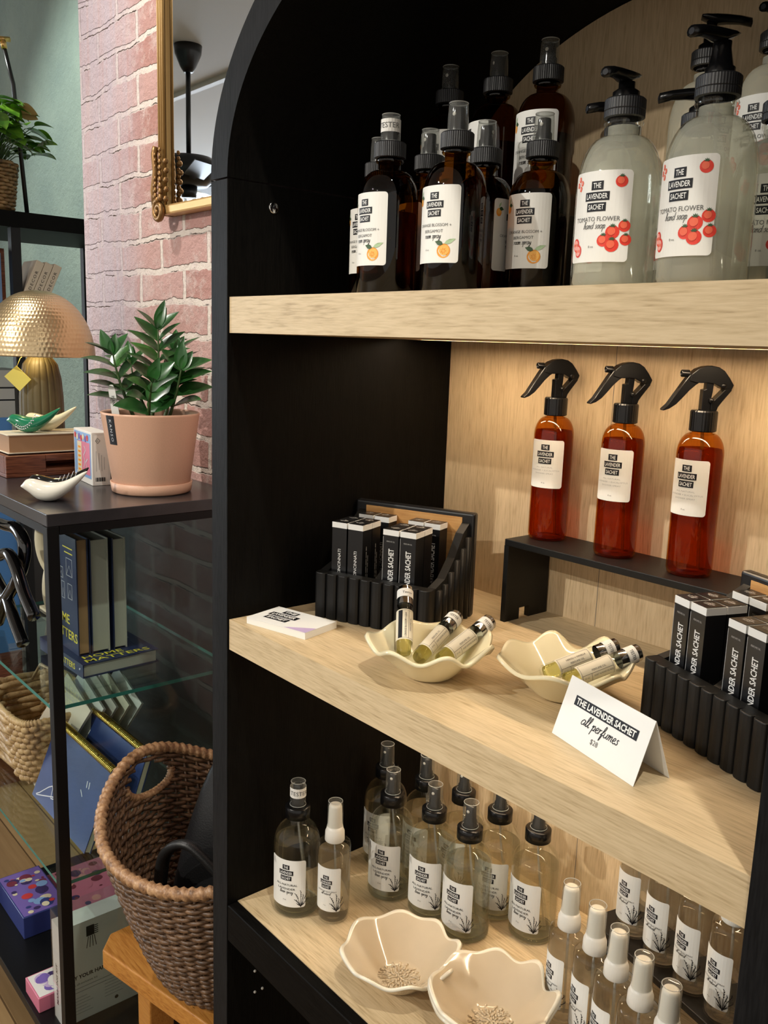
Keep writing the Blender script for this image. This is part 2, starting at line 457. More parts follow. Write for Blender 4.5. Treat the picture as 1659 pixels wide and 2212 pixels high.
# ------------------------------------------------------------------ mesh helpers
class MB:
    def __init__(s):
        s.v = []; s.f = []; s.m = []; s.sm = []; s.mats = []
    def mi(s, name):
        if name not in s.mats:
            s.mats.append(name)
        return s.mats.index(name)
    def add(s, vs, fs, mat, smooth=False):
        o = len(s.v)
        s.v += [tuple(p) for p in vs]
        i = s.mi(mat)
        for f in fs:
            s.f.append([o + k for k in f]); s.m.append(i); s.sm.append(smooth)
        return s
    def box(s, x0, x1, y0, y1, z0, z1, mat, M=None):
        vs = [Vector(p) for p in ((x0, y0, z0), (x1, y0, z0), (x1, y1, z0), (x0, y1, z0), (x0, y0, z1), (x1, y0, z1), (x1, y1, z1), (x0, y1, z1))]
        if M is not None:
            vs = [M @ p for p in vs]
        return s.add(vs, [(3, 2, 1, 0), (4, 5, 6, 7), (0, 1, 5, 4), (1, 2, 6, 5), (2, 3, 7, 6), (3, 0, 4, 7)], mat)
    def lathe(s, prof, mat, seg=40, M=None, ripple=None, smooth=True):
        """prof: (r, z) from bottom to top; r = 0 closes an end. ripple(angle) scales the radius"""
        vs = []; fs = []; rings = []
        for r, z in prof:
            if r <= 1e-9:
                rings.append([len(vs)]); vs.append(Vector((0, 0, z)))
            else:
                ids = []
                for k in range(seg):
                    a = 2 * PI * k / seg
                    rr = r * (ripple(a, z) if ripple else 1)
                    ids.append(len(vs)); vs.append(Vector((rr * math.cos(a), rr * math.sin(a), z)))
                rings.append(ids)
        for A, B in zip(rings, rings[1:]):
            if len(A) == 1 and len(B) == 1:
                continue
            for k in range(seg):
                j = (k + 1) % seg
                if len(A) == 1:
                    fs.append((A[0], B[j], B[k]))
                elif len(B) == 1:
                    fs.append((A[k], A[j], B[0]))
                else:
                    fs.append((A[k], A[j], B[j], B[k]))
        if M is not None:
            vs = [M @ p for p in vs]
        return s.add(vs, fs, mat, smooth)
    def tube(s, pts, r, mat, seg=8, closed=False, rad=None, caps=True, smooth=True, flat=1.0):
        pts = [Vector(p) for p in pts]
        n = len(pts)
        if n < 2:
            return s
        vs = []; fs = []
        up = None
        for i, p in enumerate(pts):
            if closed:
                d = pts[(i + 1) % n] - pts[i - 1]
            else:
                d = pts[min(i + 1, n - 1)] - pts[max(i - 1, 0)]
            d.normalize()
            if up is None:
                up = Vector((0, 0, 1)) if abs(d.z) < 0.9 else Vector((1, 0, 0))
            a = d.cross(up)
            if a.length < 1e-6:
                a = d.orthogonal()
            a.normalize()
            b2 = a.cross(d); b2.normalize()
            up = b2
            rr = rad(i / max(1, n - 1)) * r if rad else r
            for k in range(seg):
                t = 2 * PI * k / seg
                vs.append(p + (a * math.cos(t) * flat + b2 * math.sin(t)) * rr)
        m = n if closed else n - 1
        for i in range(m):
            i2 = (i + 1) % n
            for k in range(seg):
                j = (k + 1) % seg
                fs.append((i * seg + k, i * seg + j, i2 * seg + j, i2 * seg + k))
        if caps and not closed:
            fs.append(tuple(range(seg))[::-1]); fs.append(tuple((n - 1) * seg + k for k in range(seg)))
        return s.add(vs, fs, mat, smooth)
    def prism(s, poly, h0, h1, mat, M=None, smooth=False):
        """poly in local xy, extruded along local z, then placed by M"""
        n = len(poly)
        vs = [Vector((x, y, h0)) for x, y in poly] + [Vector((x, y, h1)) for x, y in poly]
        fs = [tuple(range(n))[::-1], tuple(range(n, 2 * n))] + [(i, (i + 1) % n, n + (i + 1) % n, n + i) for i in range(n)]
        if M is not None:
            vs = [M @ p for p in vs]
        return s.add(vs, fs, mat, smooth)
    def sphere(s, c, r, mat, seg=16, rings=10, sc=(1, 1, 1), M=None):
        vs = []; fs = []
        prof = [(math.sin(PI * i / rings), -math.cos(PI * i / rings)) for i in range(rings + 1)]
        T = Matrix.Translation(Vector(c)) @ (M if M is not None else Matrix()) @ Matrix.Diagonal((r * sc[0], r * sc[1], r * sc[2], 1))
        prof[0] = (0, -1); prof[-1] = (0, 1)
        return s.lathe(prof, mat, seg, T)
    def build(s, name, parent=None, loc=None, rotz=0.0, bevel=0.0, bseg=2, auto=False, subsurf=0):
        me = bpy.data.meshes.new(name)
        me.from_pydata(s.v, [], s.f)
        for n in s.mats:
            me.materials.append(MATS[n])
        me.polygons.foreach_set('material_index', s.m)
        me.polygons.foreach_set('use_smooth', s.sm)
        me.update()
        o = bpy.data.objects.new(name, me)
        C.objects.link(o)
        if parent is not None:
            o.parent = parent
        if loc is not None:
            o.location = loc
        if rotz:
            o.rotation_euler = (0, 0, rotz)
        if bevel:
            md = o.modifiers.new('bevel', 'BEVEL')
            md.width = bevel; md.segments = bseg; md.limit_method = 'ANGLE'; md.angle_limit = 0.6
        if subsurf:
            md = o.modifiers.new('subsurf', 'SUBSURF')
            md.levels = subsurf; md.render_levels = subsurf
        return o
def thing(name, label, cat, loc=(0, 0, 0), rotz=0.0, group=None):
    o = bpy.data.objects.new(name, None)
    o.empty_display_size = 0.03
    C.objects.link(o)
    o.location = loc
    o.rotation_euler = (0, 0, rotz)
    return tag(o, label, cat, group)
def tag(o, label, cat, group=None):
    o['label'] = label; o['category'] = cat
    if group:
        o['group'] = group
    return o
def struct(o):
    o['kind'] = 'structure'
    return o
def dup(root, label, loc, rotz=0.0, group=None, skip=()):
    r = root.copy(); C.objects.link(r)
    r.location = loc; r.rotation_euler = (0, 0, rotz)
    r['label'] = label
    if group:
        r['group'] = group
    def rec(src, dst):
        for ch in list(src.children):
            if ch.name.split('.')[0] in skip:
                continue
            c = ch.copy(); C.objects.link(c); c.parent = dst
            rec(ch, c)
    rec(root, r)
    return r
# ------------------------------------------------------------------ lettering
_tc = {}
def glyphs(s, bold=0.0, spacing=1.0, shear=0.0):
    key = (s, bold, spacing, shear)
    if key in _tc:
        return _tc[key]
    cu_ = bpy.data.curves.new('lettering', 'FONT')
    cu_.body = s; cu_.size = 1.0; cu_.resolution_u = 2
    cu_.offset = bold; cu_.space_character = spacing; cu_.shear = shear
    o = bpy.data.objects.new('lettering', cu_)
    C.objects.link(o)
    dg = bpy.context.evaluated_depsgraph_get()
    dg.update()
    me = o.evaluated_get(dg).to_mesh()
    vs = [(v.co.x, v.co.y) for v in me.vertices]
    fs = [tuple(p.vertices) for p in me.polygons]
    o.evaluated_get(dg).to_mesh_clear()
    bpy.data.objects.remove(o)
    bpy.data.curves.remove(cu_)
    if vs:
        x0 = min(p[0] for p in vs); x1 = max(p[0] for p in vs)
        y0 = min(p[1] for p in vs); y1 = max(p[1] for p in vs)
    else:
        x0 = x1 = y0 = y1 = 0
    _tc[key] = (vs, fs, x0, x1, y0, y1)
    return _tc[key]
SCRIPT = {  # single-stroke handwriting: strokes, advance
    'a': ([[(.8, .85), (.45, 1), (.1, .6), (.15, .1), (.5, 0), (.8, .45), (.85, .95), (.82, .2), (1.1, .05)]], 1.05),
    'b': ([[(.05, .1), (.4, 1.3), (.38, 1.95), (.18, 1.6), (.15, .3), (.4, 0), (.75, .3), (.7, .85), (.4, .8), (.9, .75)]], .9),
    'd': ([[(.8, .85), (.45, 1), (.1, .6), (.15, .1), (.5, 0), (.8, .45), (.95, 1.9), (.85, .3), (1.1, .05)]], 1.05),
    'e': ([[(.0, .35), (.45, .5), (.6, .85), (.35, 1), (.1, .6), (.2, .1), (.55, 0), (.85, .25)]], .8),
    'f': ([[(.0, .1), (.5, 1.1), (.6, 1.8), (.4, 1.9), (.3, 1.2), (.2, -.8), (.35, -.75), (.42, .1), (.7, .3)]], .7),
    'h': ([[(.0, .1), (.45, 1.3), (.45, 1.95), (.25, 1.7), (.15, 0)], [(.17, .5), (.5, .95), (.7, .8), (.68, .2), (.95, .05)]], .95),
    'i': ([[(.05, .4), (.25, .95), (.25, .2), (.5, .05)], [(.3, 1.3), (.34, 1.4)]], .5),
    'l': ([[(.0, .1), (.45, 1.4), (.42, 2.0), (.2, 1.7), (.2, .3), (.35, 0), (.6, .2)]], .58),
    'm': ([[(.0, .8), (.15, .95), (.15, 0)], [(.15, .5), (.4, .95), (.52, .8), (.5, 0)], [(.5, .5), (.8, .95), (.95, .8), (.93, .15), (1.2, .05)]], 1.2),
    'n': ([[(.0, .8), (.15, .95), (.15, 0)], [(.15, .5), (.5, .95), (.65, .8), (.63, .2), (.9, .05)]], .9),
    'o': ([[(.55, .95), (.2, .8), (.1, .3), (.4, 0), (.7, .3), (.62, .8), (.45, .95), (.95, .8)]], .88),
    'p': ([[(.0, .6), (.2, .95), (.15, -.9)], [(.18, .5), (.5, .98), (.75, .6), (.55, .1), (.22, .1)], [(.55, .1), (.9, .1)]], .92),
    'r': ([[(.0, .8), (.15, .95), (.15, 0)], [(.15, .5), (.35, .9), (.65, .9)]], .68),
    's': ([[(.55, .9), (.3, 1), (.2, .75), (.5, .4), (.4, .05), (.05, .1)]], .68),
    't': ([[(.25, 1.7), (.2, .2), (.45, 0), (.6, .15)], [(.0, 1.1), (.55, 1.2)]], .6),
    'u': ([[(.05, .95), (.1, .2), (.4, 0), (.7, .4), (.75, .95), (.73, .2), (1.0, .05)]], .98),
    'v': ([[(.0, .9), (.3, .05), (.6, .95), (.8, .85)]], .75),
    'y': ([[(.05, .95), (.15, .3), (.45, .2), (.7, .9)], [(.72, .95), (.55, -.7), (.25, -.85), (.2, -.5), (.9, .1)]], .9),
    ' ': ([], .6),
}
def smooth_line(p, n=3):
    if len(p) < 3:
        return p
    out = []
    for i in range(len(p) - 1):
        a = p[max(0, i - 1)]; b_ = p[i]; c = p[i + 1]; d = p[min(len(p) - 1, i + 2)]
        for k in range(n):
            t = k / n
            out.append(tuple(0.5 * (2 * b_[j] + (c[j] - a[j]) * t + (2 * a[j] - 5 * b_[j] + 4 * c[j] - d[j]) * t * t + (3 * b_[j] - a[j] - 3 * c[j] + d[j]) * t ** 3) for j in range(len(b_))))
    out.append(p[-1])
    return out
class Lab:
    """print laid on a surface; mp(u, w, off) -> point"""
    def __init__(s, mp, mb=None, step=0.003):
        s.mp = mp; s.mb = mb or MB(); s.step = step
    def poly(s, pts, faces, mat, off):
        s.mb.add([s.mp(u, w, off) for u, w in pts], faces, mat)
    def rect(s, u0, w0, u1, w1, mat, off=0.0003, r=0.0):
        n = max(1, int(math.ceil((u1 - u0) / s.step)))
        us = [u0 + (u1 - u0) * i / n for i in range(n + 1)]
        if r:
            us = sorted(set(us + [u0 + r * (1 - math.cos(a)) for a in (0.4, 0.8, 1.2, PI / 2)] + [u1 - r * (1 - math.cos(a)) for a in (0.4, 0.8, 1.2, PI / 2)]))
        pts = []
        for u in us:
            d = 0.0
            if r:
                e = min(u - u0, u1 - u)
                if e < r:
                    d = r - math.sqrt(max(0, r * r - (r - e) ** 2))
            pts += [(u, w0 + d), (u, w1 - d)]
        s.poly(pts, [(2 * i, 2 * i + 2, 2 * i + 3, 2 * i + 1) for i in range(len(us) - 1)], mat, off)
    def text(s, txt, cu, cw, h, mat, off=0.0007, bold=0.0, sx=1.0, spacing=1.0, rot=0.0, width=None, align='c', shear=0.0):
        vs, fs, x0, x1, y0, y1 = glyphs(txt, bold, spacing, shear)
        if not vs:
            return
        k = h / max(1e-6, (y1 - y0)); kx = k * sx
        if width:
            kx = width / max(1e-6, (x1 - x0))
        ax = {'c': (x0 + x1) / 2, 'l': x0, 'r': x1}[align]
        ay = (y0 + y1) / 2
        c, sn = math.cos(rot), math.sin(rot)
        pts = []
        for x, y in vs:
            a = (x - ax) * kx; b_ = (y - ay) * k
            pts.append((cu + a * c - b_ * sn, cw + a * sn + b_ * c))
        s.poly(pts, fs, mat, off)
    def disc(s, cu, cw, r, mat, off=0.0005, sx=1.0, n=14):
        pts = [(cu + r * sx * math.cos(2 * PI * k / n), cw + r * math.sin(2 * PI * k / n)) for k in range(n)]
        s.poly(pts, [tuple(range(n))], mat, off)
    def leaf(s, cu, cw, ln, wd_, ang, mat, off=0.0005):
        c, sn = math.cos(ang), math.sin(ang)
        sh = [(0, 0), (.25, .45), (.55, .5), (1, 0), (.55, -.5), (.25, -.45)]
        s.poly([(cu + x * ln * c - y * wd_ * sn, cw + x * ln * sn + y * wd_ * c) for x, y in sh], [tuple(range(6))], mat, off)
    def stroke(s, pts, wd_, mat, off=0.0006):
        n = len(pts)
        out = []
        for i in range(n):
            a = pts[max(0, i - 1)]; b_ = pts[min(n - 1, i + 1)]
            dx, dy = b_[0] - a[0], b_[1] - a[1]
            l = math.hypot(dx, dy) or 1
            nx, ny = -dy / l * wd_ / 2, dx / l * wd_ / 2
            out += [(pts[i][0] + nx, pts[i][1] + ny), (pts[i][0] - nx, pts[i][1] - ny)]
        s.poly(out, [(2 * i, 2 * i + 1, 2 * i + 3, 2 * i + 2) for i in range(n - 1)], mat, off)
    def frame(s, u0, w0, u1, w1, wd_, mat, off=0.0006):
        s.rect(u0, w0, u1, w0 + wd_, mat, off); s.rect(u0, w1 - wd_, u1, w1, mat, off)
        s.rect(u0, w0, u0 + wd_, w1, mat, off); s.rect(u1 - wd_, w0, u1, w1, mat, off)
    def script(s, txt, cu, cw, xh, mat, off=0.0006, wd_=None, slant=0.25, sx=0.85):
        tot = sum(SCRIPT[ch][1] for ch in txt)
        x = -tot / 2
        for ch in txt:
            st, adv = SCRIPT[ch]
            for line in st:
                pp = smooth_line(line, 3)
                s.stroke([(cu + ((px + x) * sx + py * slant) * xh, cw + (py - 0.4) * xh) for px, py in pp], wd_ or xh * 0.16, mat, off)
            x += adv
def cyl(R, z0=0.0):
    return lambda u, w, off: ((R + off) * math.sin(u / R), -(R + off) * math.cos(u / R), z0 + w)
def flatmap(o, ex, ey, n):
    o = Vector(o); ex = Vector(ex); ey = Vector(ey); n = Vector(n)
    return lambda u, w, off: o + ex * u + ey * w + n * off
def az_to(x, y, off_deg):
    """rotation that turns local -Y to the direction of the photographer plus an offset"""
    return math.atan2(CAMP.y - y, CAMP.x - x) + math.radians(off_deg) + PI / 2
def brand(lab, cu, cw, k, maxoff=0.0005):
    """the three black strips THE / LAVENDER / SACHET, k = height of one strip"""
    for i, (w_, tw, s_) in enumerate(((1.55, 1.0, 'THE'), (3.15, 2.7, 'LAVENDER'), (2.45, 2.0, 'SACHET'))):
        y = cw - i * k * 1.22
        lab.rect(cu - w_ * k / 2, y - k / 2, cu + w_ * k / 2, y + k / 2, 'ink', maxoff)
        lab.text(s_, cu, y, k * 0.60, 'card_white', maxoff + 0.00025, bold=0.012, width=tw * k)
def sprig(lab, u, w, k, mat='ink'):
    """a lavender sprig drawn in ink, growing up from (u, w)"""
    for a, l in ((0.0, 1.0), (0.42, .85), (-0.35, .9), (0.75, .6), (-0.6, .55), (0.2, .75)):
        pts = [(u + math.sin(a) * l * k * t * (0.5 + 0.5 * t), w + math.cos(a) * l * k * t) for t in (0, .3, .6, 1.0)]
        lab.stroke(pts, k * 0.022, mat)
        for t in (.62, .74, .86, .97):
            px = u + math.sin(a) * l * k * t * (0.5 + 0.5 * t); py = w + math.cos(a) * l * k * t
            lab.leaf(px, py, k * .10, k * .035, PI / 2 - a + (0.5 if int(t * 100) % 2 else -0.5), mat)
    for a in (-0.9, -0.5, 0.5, 0.95):
        lab.leaf(u, w + k * .05, k * .34, k * .05, PI / 2 - a, mat)
# ------------------------------------------------------------------ the room
mb = MB(); mb.box(-9.2, 4.0, -7.0, 1.4, -0.06, 0.0, 'plank_floor'); struct(mb.build('floor'))
mb = MB(); mb.box(-9.2, 4.0, -7.0, 1.4, 3.32, 3.40, 'ceiling_paint'); struct(mb.build('ceiling'))
mb = MB(); mb.box(-1.365, 4.0, 0.387, 0.62, 0.0, 3.32, 'old_brick'); struct(mb.build('wall_back', bevel=0.012))
mb = MB(); mb.box(-9.2, -1.30, 0.86, 1.0, 0.0, 3.32, 'green_plaster'); struct(mb.build('wall_niche'))
# wall at the far end of the shop with its tall window, seen in the mirror
mb = MB()
mb.box(-9.2, -9.05, -7.0, -6.1, 0, 3.32, 'ceiling_paint'); mb.box(-9.2, -9.05, -3.55, 0.86, 0, 3.32, 'ceiling_paint')
mb.box(-9.2, -9.05, -6.1, -3.55, 0, 0.7, 'ceiling_paint'); mb.box(-9.2, -9.05, -6.1, -3.55, 3.24, 3.32, 'ceiling_paint')
struct(mb.build('wall_left'))
mb = MB()
for y in (-6.1, -4.86, -3.63):
    mb.box(-9.16, -9.02, y, y + 0.08, 0.7, 3.24, 'white_plastic')
for z in (0.7, 3.17):
    mb.box(-9.16, -9.02, -6.1, -3.55, z, z + 0.07, 'white_plastic')
w1 = struct(mb.build('window_1'))
mb = MB(); mb.box(-9.14, -9.12, -6.05, -3.6, 0.75, 3.2, 'daylight_pane'); mb.build('pane', w1)
mb = MB()
for k in range(9):
    y = -4.75 + k * 0.115
    mb.lathe([(0.028, 0.9), (0.03, 2.0), (0.028, 3.12)], 'white_blind', 10, Matrix.Translation((-8.98, y, 0)))
o = mb.build('window_curtain'); tag(o, 'white folded curtain hanging in the far window, seen in the mirror', 'curtain')
# track lights on the ceiling
for i, (x, y, z, tgt, pw_, col, ang) in enumerate(TRACK):
    lab_ = ('black track spotlight above the arched cabinet, nearest the cabinet', 'black track spotlight farthest out in front of the arched cabinet',
            'black track spotlight far out in front of the glass display case', 'black track spotlight close to the brick wall above the mirror', 'unseen spotlight added to brighten the green niche')[i]
    t = thing('track_spotlight', lab_, 'lamp', (x, y, 3.32))
    d = (Vector(tgt) - Vector((x, y, z))).normalized()
    q = d.to_track_quat('-Z', 'Y').to_matrix().to_4x4()
    mb = MB(); mb.lathe([(0, -0.02), (0.05, -0.02), (0.05, 0.0), (0, 0.0)], 'black_metal', 24); mb.tube([(0, 0, -0.01), (0, 0, z - 3.32 + 0.06)], 0.008, 'black_metal'); mb.build('stem', t)
    T = Matrix.Translation((0, 0, z - 3.32)) @ q
    mb = MB(); mb.lathe([(0, 0.12), (0.035, 0.12), (0.045, 0.10), (0.045, -0.02), (0.040, -0.02), (0.036, 0.03), (0, 0.03)][::-1], 'black_metal', 24, T); mb.build('lamp_head', t)
    mb = MB(); mb.lathe([(0, 0.026), (0.035, 0.026)], 'lamp_lens', 24, T); mb.build('lens', t)
    ld = bpy.data.lights.new('track_beam', 'SPOT')
    ld.energy = pw_; ld.color = col; ld.spot_size = math.radians(ang); ld.spot_blend = 0.6; ld.shadow_soft_size = 0.022
    lo = bpy.data.objects.new('track_beam', ld); C.objects.link(lo)
    lo.matrix_world = Matrix.Translation(Vector((x, y, z)) + d * 0.03) @ q
# ceiling fan, seen in the mirror
fx, fy = -4.67, -1.70
t = thing('ceiling_fan', 'black ceiling fan on a long rod, reflected in the gold framed mirror', 'fan', (fx, fy, 3.32))
mb = MB(); mb.lathe([(0, -0.16), (0.03, -0.16), (0.05, -0.13), (0.085, -0.05), (0.09, 0), (0, 0)], 'black_satin', 32); mb.build('canopy', t)
mb = MB(); mb.tube([(0, 0, -0.1), (0, 0, -0.72)], 0.016, 'black_satin', 12); mb.build('rod', t)
mb = MB(); mb.lathe([(0, -0.86), (0.12, -0.86), (0.18, -0.80), (0.185, -0.72), (0.15, -0.68), (0.03, -0.66), (0, -0.66)], 'black_satin', 36)
mb.lathe([(0, -0.93), (0.05, -0.93), (0.055, -0.86), (0, -0.86)], 'black_satin', 24); mb.build('motor_housing', t)
for k in range(5):
    a = 0.35 + 2 * PI * k / 5
    M = Matrix.Rotation(a, 4, 'Z') @ Matrix.Translation((0, 0, -0.83)) @ Matrix.Rotation(0.2, 4, 'X')
    mb = MB(); mb.box(0.14, 0.24, -0.02, 0.02, -0.004, 0.004, 'black_satin', M); mb.box(0.22, 0.72, -0.065, 0.065, -0.004, 0.004, 'black_satin', M); mb.build('blade', t)
# second track rail on the ceiling far back
mb = MB(); mb.box(-7.5, -4.9, -2.22, -2.17, 3.285, 3.32, 'white_plastic'); mb.box(-6.9, -6.6, -2.25, -2.14, 3.20, 3.285, 'white_plastic')
tag(mb.build('ceiling_track'), 'white lamp track under the ceiling, behind the fan in the mirror', 'track')
# ------------------------------------------------------------------ mirror on the brick wall
t = thing('wall_mirror', 'gold framed mirror with scrolled lower corner on the brick wall', 'mirror', (0, 0, 0))
mx0, mx1, mz0, mz1 = -0.884, -0.20, 1.731, 2.95
mb = MB(); mb.box(mx0 + 0.008, mx1, 0.371, 0.376, mz0 + 0.006, mz1, 'mirror_glass'); mb.build('mirror_pane', t)
for z in (mz0, mz1 - 0.02):
    mb = MB(); mb.box(mx0 + 0.004, mx1, 0.358, 0.387, z, z + 0.020, 'gold_paint'); mb.build('frame_rail', t, bevel=0.004)
mb = MB()
for dx, r in ((0.0, 0.0055), (0.0085, 0.0048), (0.0150, 0.0036)):
    mb.tube([(mx0 + dx, 0.362, mz0), (mx0 + dx, 0.362, mz1)], r, 'gold_paint', 10)
mb.box(mx0 - 0.003, mx0 + 0.017, 0.366, 0.387, mz0, mz1, 'gold_paint'); mb.build('frame_stile', t)
mb = MB()
def spiral(cx, cz, r0, turns, a0, sgn=1, n=26):
    return [(cx + sgn * r0 * (1 - 0.72 * i / n) * math.cos(a0 + turns * 2 * PI * i / n), 0.352, cz + r0 * (1 - 0.72 * i / n) * math.sin(a0 + turns * 2 * PI * i / n)) for i in range(n + 1)]
mb.tube(spiral(mx0 + 0.008, mz0 + 0.008, 0.022, 1.4, 1.5), 0.0065, 'old_gold', 8)
mb.tube([(mx0 - 0.012, 0.354, mz0 + 0.015), (mx0 - 0.016, 0.352, mz0 + 0.05), (mx0 - 0.004, 0.352, mz0 + 0.085), (mx0 - 0.010, 0.352, mz0 + 0.12), (mx0 - 0.006, 0.354, mz0 + 0.135)], 0.007, 'old_gold', 8)
for k in range(9):
    z = mz0 + 0.03 + k * 0.0115
    for sx_ in (-1, 1):
        mb.sphere((mx0 + 0.007 + sx_ * 0.011, 0.350, z + 0.004 * sx_), 0.0085 - 0.0004 * k, 'old_gold', 10, 6, (1.0, 0.6, 0.8), Matrix.Rotation(0.7 * sx_, 4, 'Y'))
for k in range(5):
    mb.sphere((mx0 + 0.034 + 0.003 * (k % 2), 0.355, mz0 + 0.03 + k * 0.018), 0.006, 'old_gold', 8, 6)
mb.build('corner_scroll', t)
# ------------------------------------------------------------------ arched cabinet
WID, TP, DEP = 0.6523, 0.0351, 0.35
ZS = 1.6585
TT, TB, MT_, MBz, BT = 1.5323, 1.4931, 1.1592, 1.1218, 0.7830
cab = thing('arched_cabinet', 'black arched shop cabinet with pale oak shelves and back, standing at the brick wall', 'cabinet')
for x0, x1 in ((-TP, 0.0), (WID, WID + TP)):
    mb = MB(); mb.box(x0, x1, 0.001, DEP + 0.014, 0.0, ZS - 0.0012, 'black_wood'); mb.box(x0, x1, 0.0, 0.001, 0.0, ZS - 0.0012, 'black_wood_lit'); mb.build('side_panel', cab, bevel=0.0008, bseg=1)
mb = MB()
cx = WID / 2; a_i, b_i = WID / 2, 0.2065; a_o, b_o = WID / 2 + TP, 0.2475
N = 72
vs = []; fs = []; fr_ = []
for i in range(N + 1):
    th = PI * i / N
    for (a_, b_) in ((a_i, b_i), (a_o, b_o)):
        x = cx - a_ * math.cos(th); z = ZS + 0.0005 + b_ * math.sin(th)
        vs += [(x, 0.0, z), (x, DEP + 0.014, z)]
for i in range(N):
    p = 4 * i; q = p + 4
    fr_.append((p, p + 2, q + 2, q)); fs += [(p + 1, q + 1, q + 3, p + 3), (p + 2, p + 3, q + 3, q + 2), (p, q, q + 1, p + 1)]
fs += [(0, 1, 3, 2), (4 * N, 4 * N + 2, 4 * N + 3, 4 * N + 1)]
mb.add(vs, fs, 'black_wood', False); mb.add(vs, fr_, 'black_wood_lit', False)
mb.build('arch', cab)
mb = MB()
poly = [(0.0, 0.0), (WID, 0.0)] + [(cx + a_i * math.cos(PI * i / 60), ZS + b_i * math.sin(PI * i / 60)) for i in range(61)]
Mx = Matrix(((1, 0, 0, 0), (0, 0, 1, 0), (0, 1, 0, 0), (0, 0, 0, 1)))
mb.prism(poly, DEP, DEP + 0.012, 'oak_back', Mx)
for xs in (0.27, 0.52):
    mb.box(xs, xs + 0.0006, DEP - 0.0002, DEP + 0.001, 0.79, ZS, 'ink_grey')
mb.build('back_panel', cab)
SY = 0.0026
GY0, GY1 = 0.252, 0.266        # groove that hides the added fill-light strip
for z0, z1 in ((TB, TT), (MBz, MT_)):
    mb = MB()
    mb.box(0.0008, WID - 0.0008, SY, DEP, z0 + 0.0025, z1, 'oak_shelf')
    mb.box(0.0008, WID - 0.0008, SY, GY0, z0, z0 + 0.0025, 'oak_shelf'); mb.box(0.0008, WID - 0.0008, GY1, DEP, z0, z0 + 0.0025, 'oak_shelf')
    sh = mb.build('shelf', cab)
    mb = MB(); mb.box(0.03, WID - 0.03, GY0 + 0.001, GY1 - 0.001, z0 + 0.0012, z0 + 0.0024, 'shelf_fill_glow'); mb.build('added_fill_strip', sh)  # unseen emissive strip, added to brighten the compartment below
mb = MB(); mb.box(0.0008, WID - 0.0008, 0.0155, DEP, BT - 0.02, BT, 'oak_shelf'); mb.build('shelf', cab)
mb = MB(); mb.box(0.0008, WID - 0.0008, 0.0005, 0.0155, BT - 0.05, BT - 0.0004, 'black_wood_x')
mb.box(0.0008, WID - 0.0008, 0.0155, DEP, BT - 0.05, BT - 0.0205, 'black_wood_x'); mb.build('shelf_rail', cab, bevel=0.001, bseg=1)
mb = MB(); mb.box(0.0, WID, 0.02, DEP, 0.06, 0.10, 'black_wood_x'); mb.build('base_board', cab)
My = Matrix(((0, 0, 1, 0), (1, 0, 0, 0), (0, 1, 0, 0), (0, 0, 0, 1)))
mb = MB(); mb.lathe([(0.0065, 0), (0.0065, 0.001), (0.0055, 0.0016), (0, 0.0016)], 'chrome', 24, Matrix.Translation((0, 0.0598, 1.6335)) @ My)
mb.box(0.0014, 0.0019, 0.0594, 0.0602, 1.6310, 1.6360, 'ink', None); mb.box(0.0014, 0.0019, 0.0573, 0.0623, 1.6331, 1.6339, 'ink', None)
mb.build('connector_screw', cab)
for (y, z) in ((0.0418, 0.6686), (0.0533, 0.6683), (0.042, 0.6373), (0.0536, 0.6371)):
    mb = MB(); mb.lathe([(0.0018, 0), (0.0018, 0.0015), (0, 0.0018)], 'white_plastic', 12, Matrix.Translation((0, y, z)) @ My); mb.build('shelf_pin', cab)
# ------------------------------------------------------------------ bottles
def boston(R, hb, hs, rn, hn, inset=0.0, z0=0.0, level=None):
    p = [(0, z0 + 0.0015), (R * 0.62, z0 + 0.0012), (R * 0.80, z0), (R * 0.93 - inset, z0 + 0.0008), (R - inset, z0 + 0.005)]
    p.append((R - inset, hb))
    for i in range(1, 9):
        a = PI / 2 * i / 8
        p.append((rn - inset + (R - rn) * math.cos(a) ** 0.9, hb + hs * math.sin(a)))
    p.append((rn - inset, hn))
    if level is not None:
        q = []
        for (r, z), (r2, z2) in zip(p, p[1:]):
            q.append((r, z))
            if z <= level < z2:
                k = (level - z) / (z2 - z)
                q += [(r + (r2 - r) * k, level), (0, level)]
                break
        return q
    return p
def ribbed(n, amp):
    return lambda a, z: 1 + amp * (1 if math.cos(n * a) > 0 else -1) * 0.5
def tester_band(R, z, h, parent, txt='TESTER'):
    parent = [c for c in parent.children if c.name.startswith('overcap')][0]
    lab = Lab(cyl(R, 0))
    lab.rect(-PI * R * 0.97, z - h / 2, PI * R * 0.97, z + h / 2, 'paper', 0.0003)
    lab.text(txt, 0.006, z, h * 0.42, 'ink_grey', 0.0006, sx=0.95)
    return lab.mb.build('tester_band', parent)
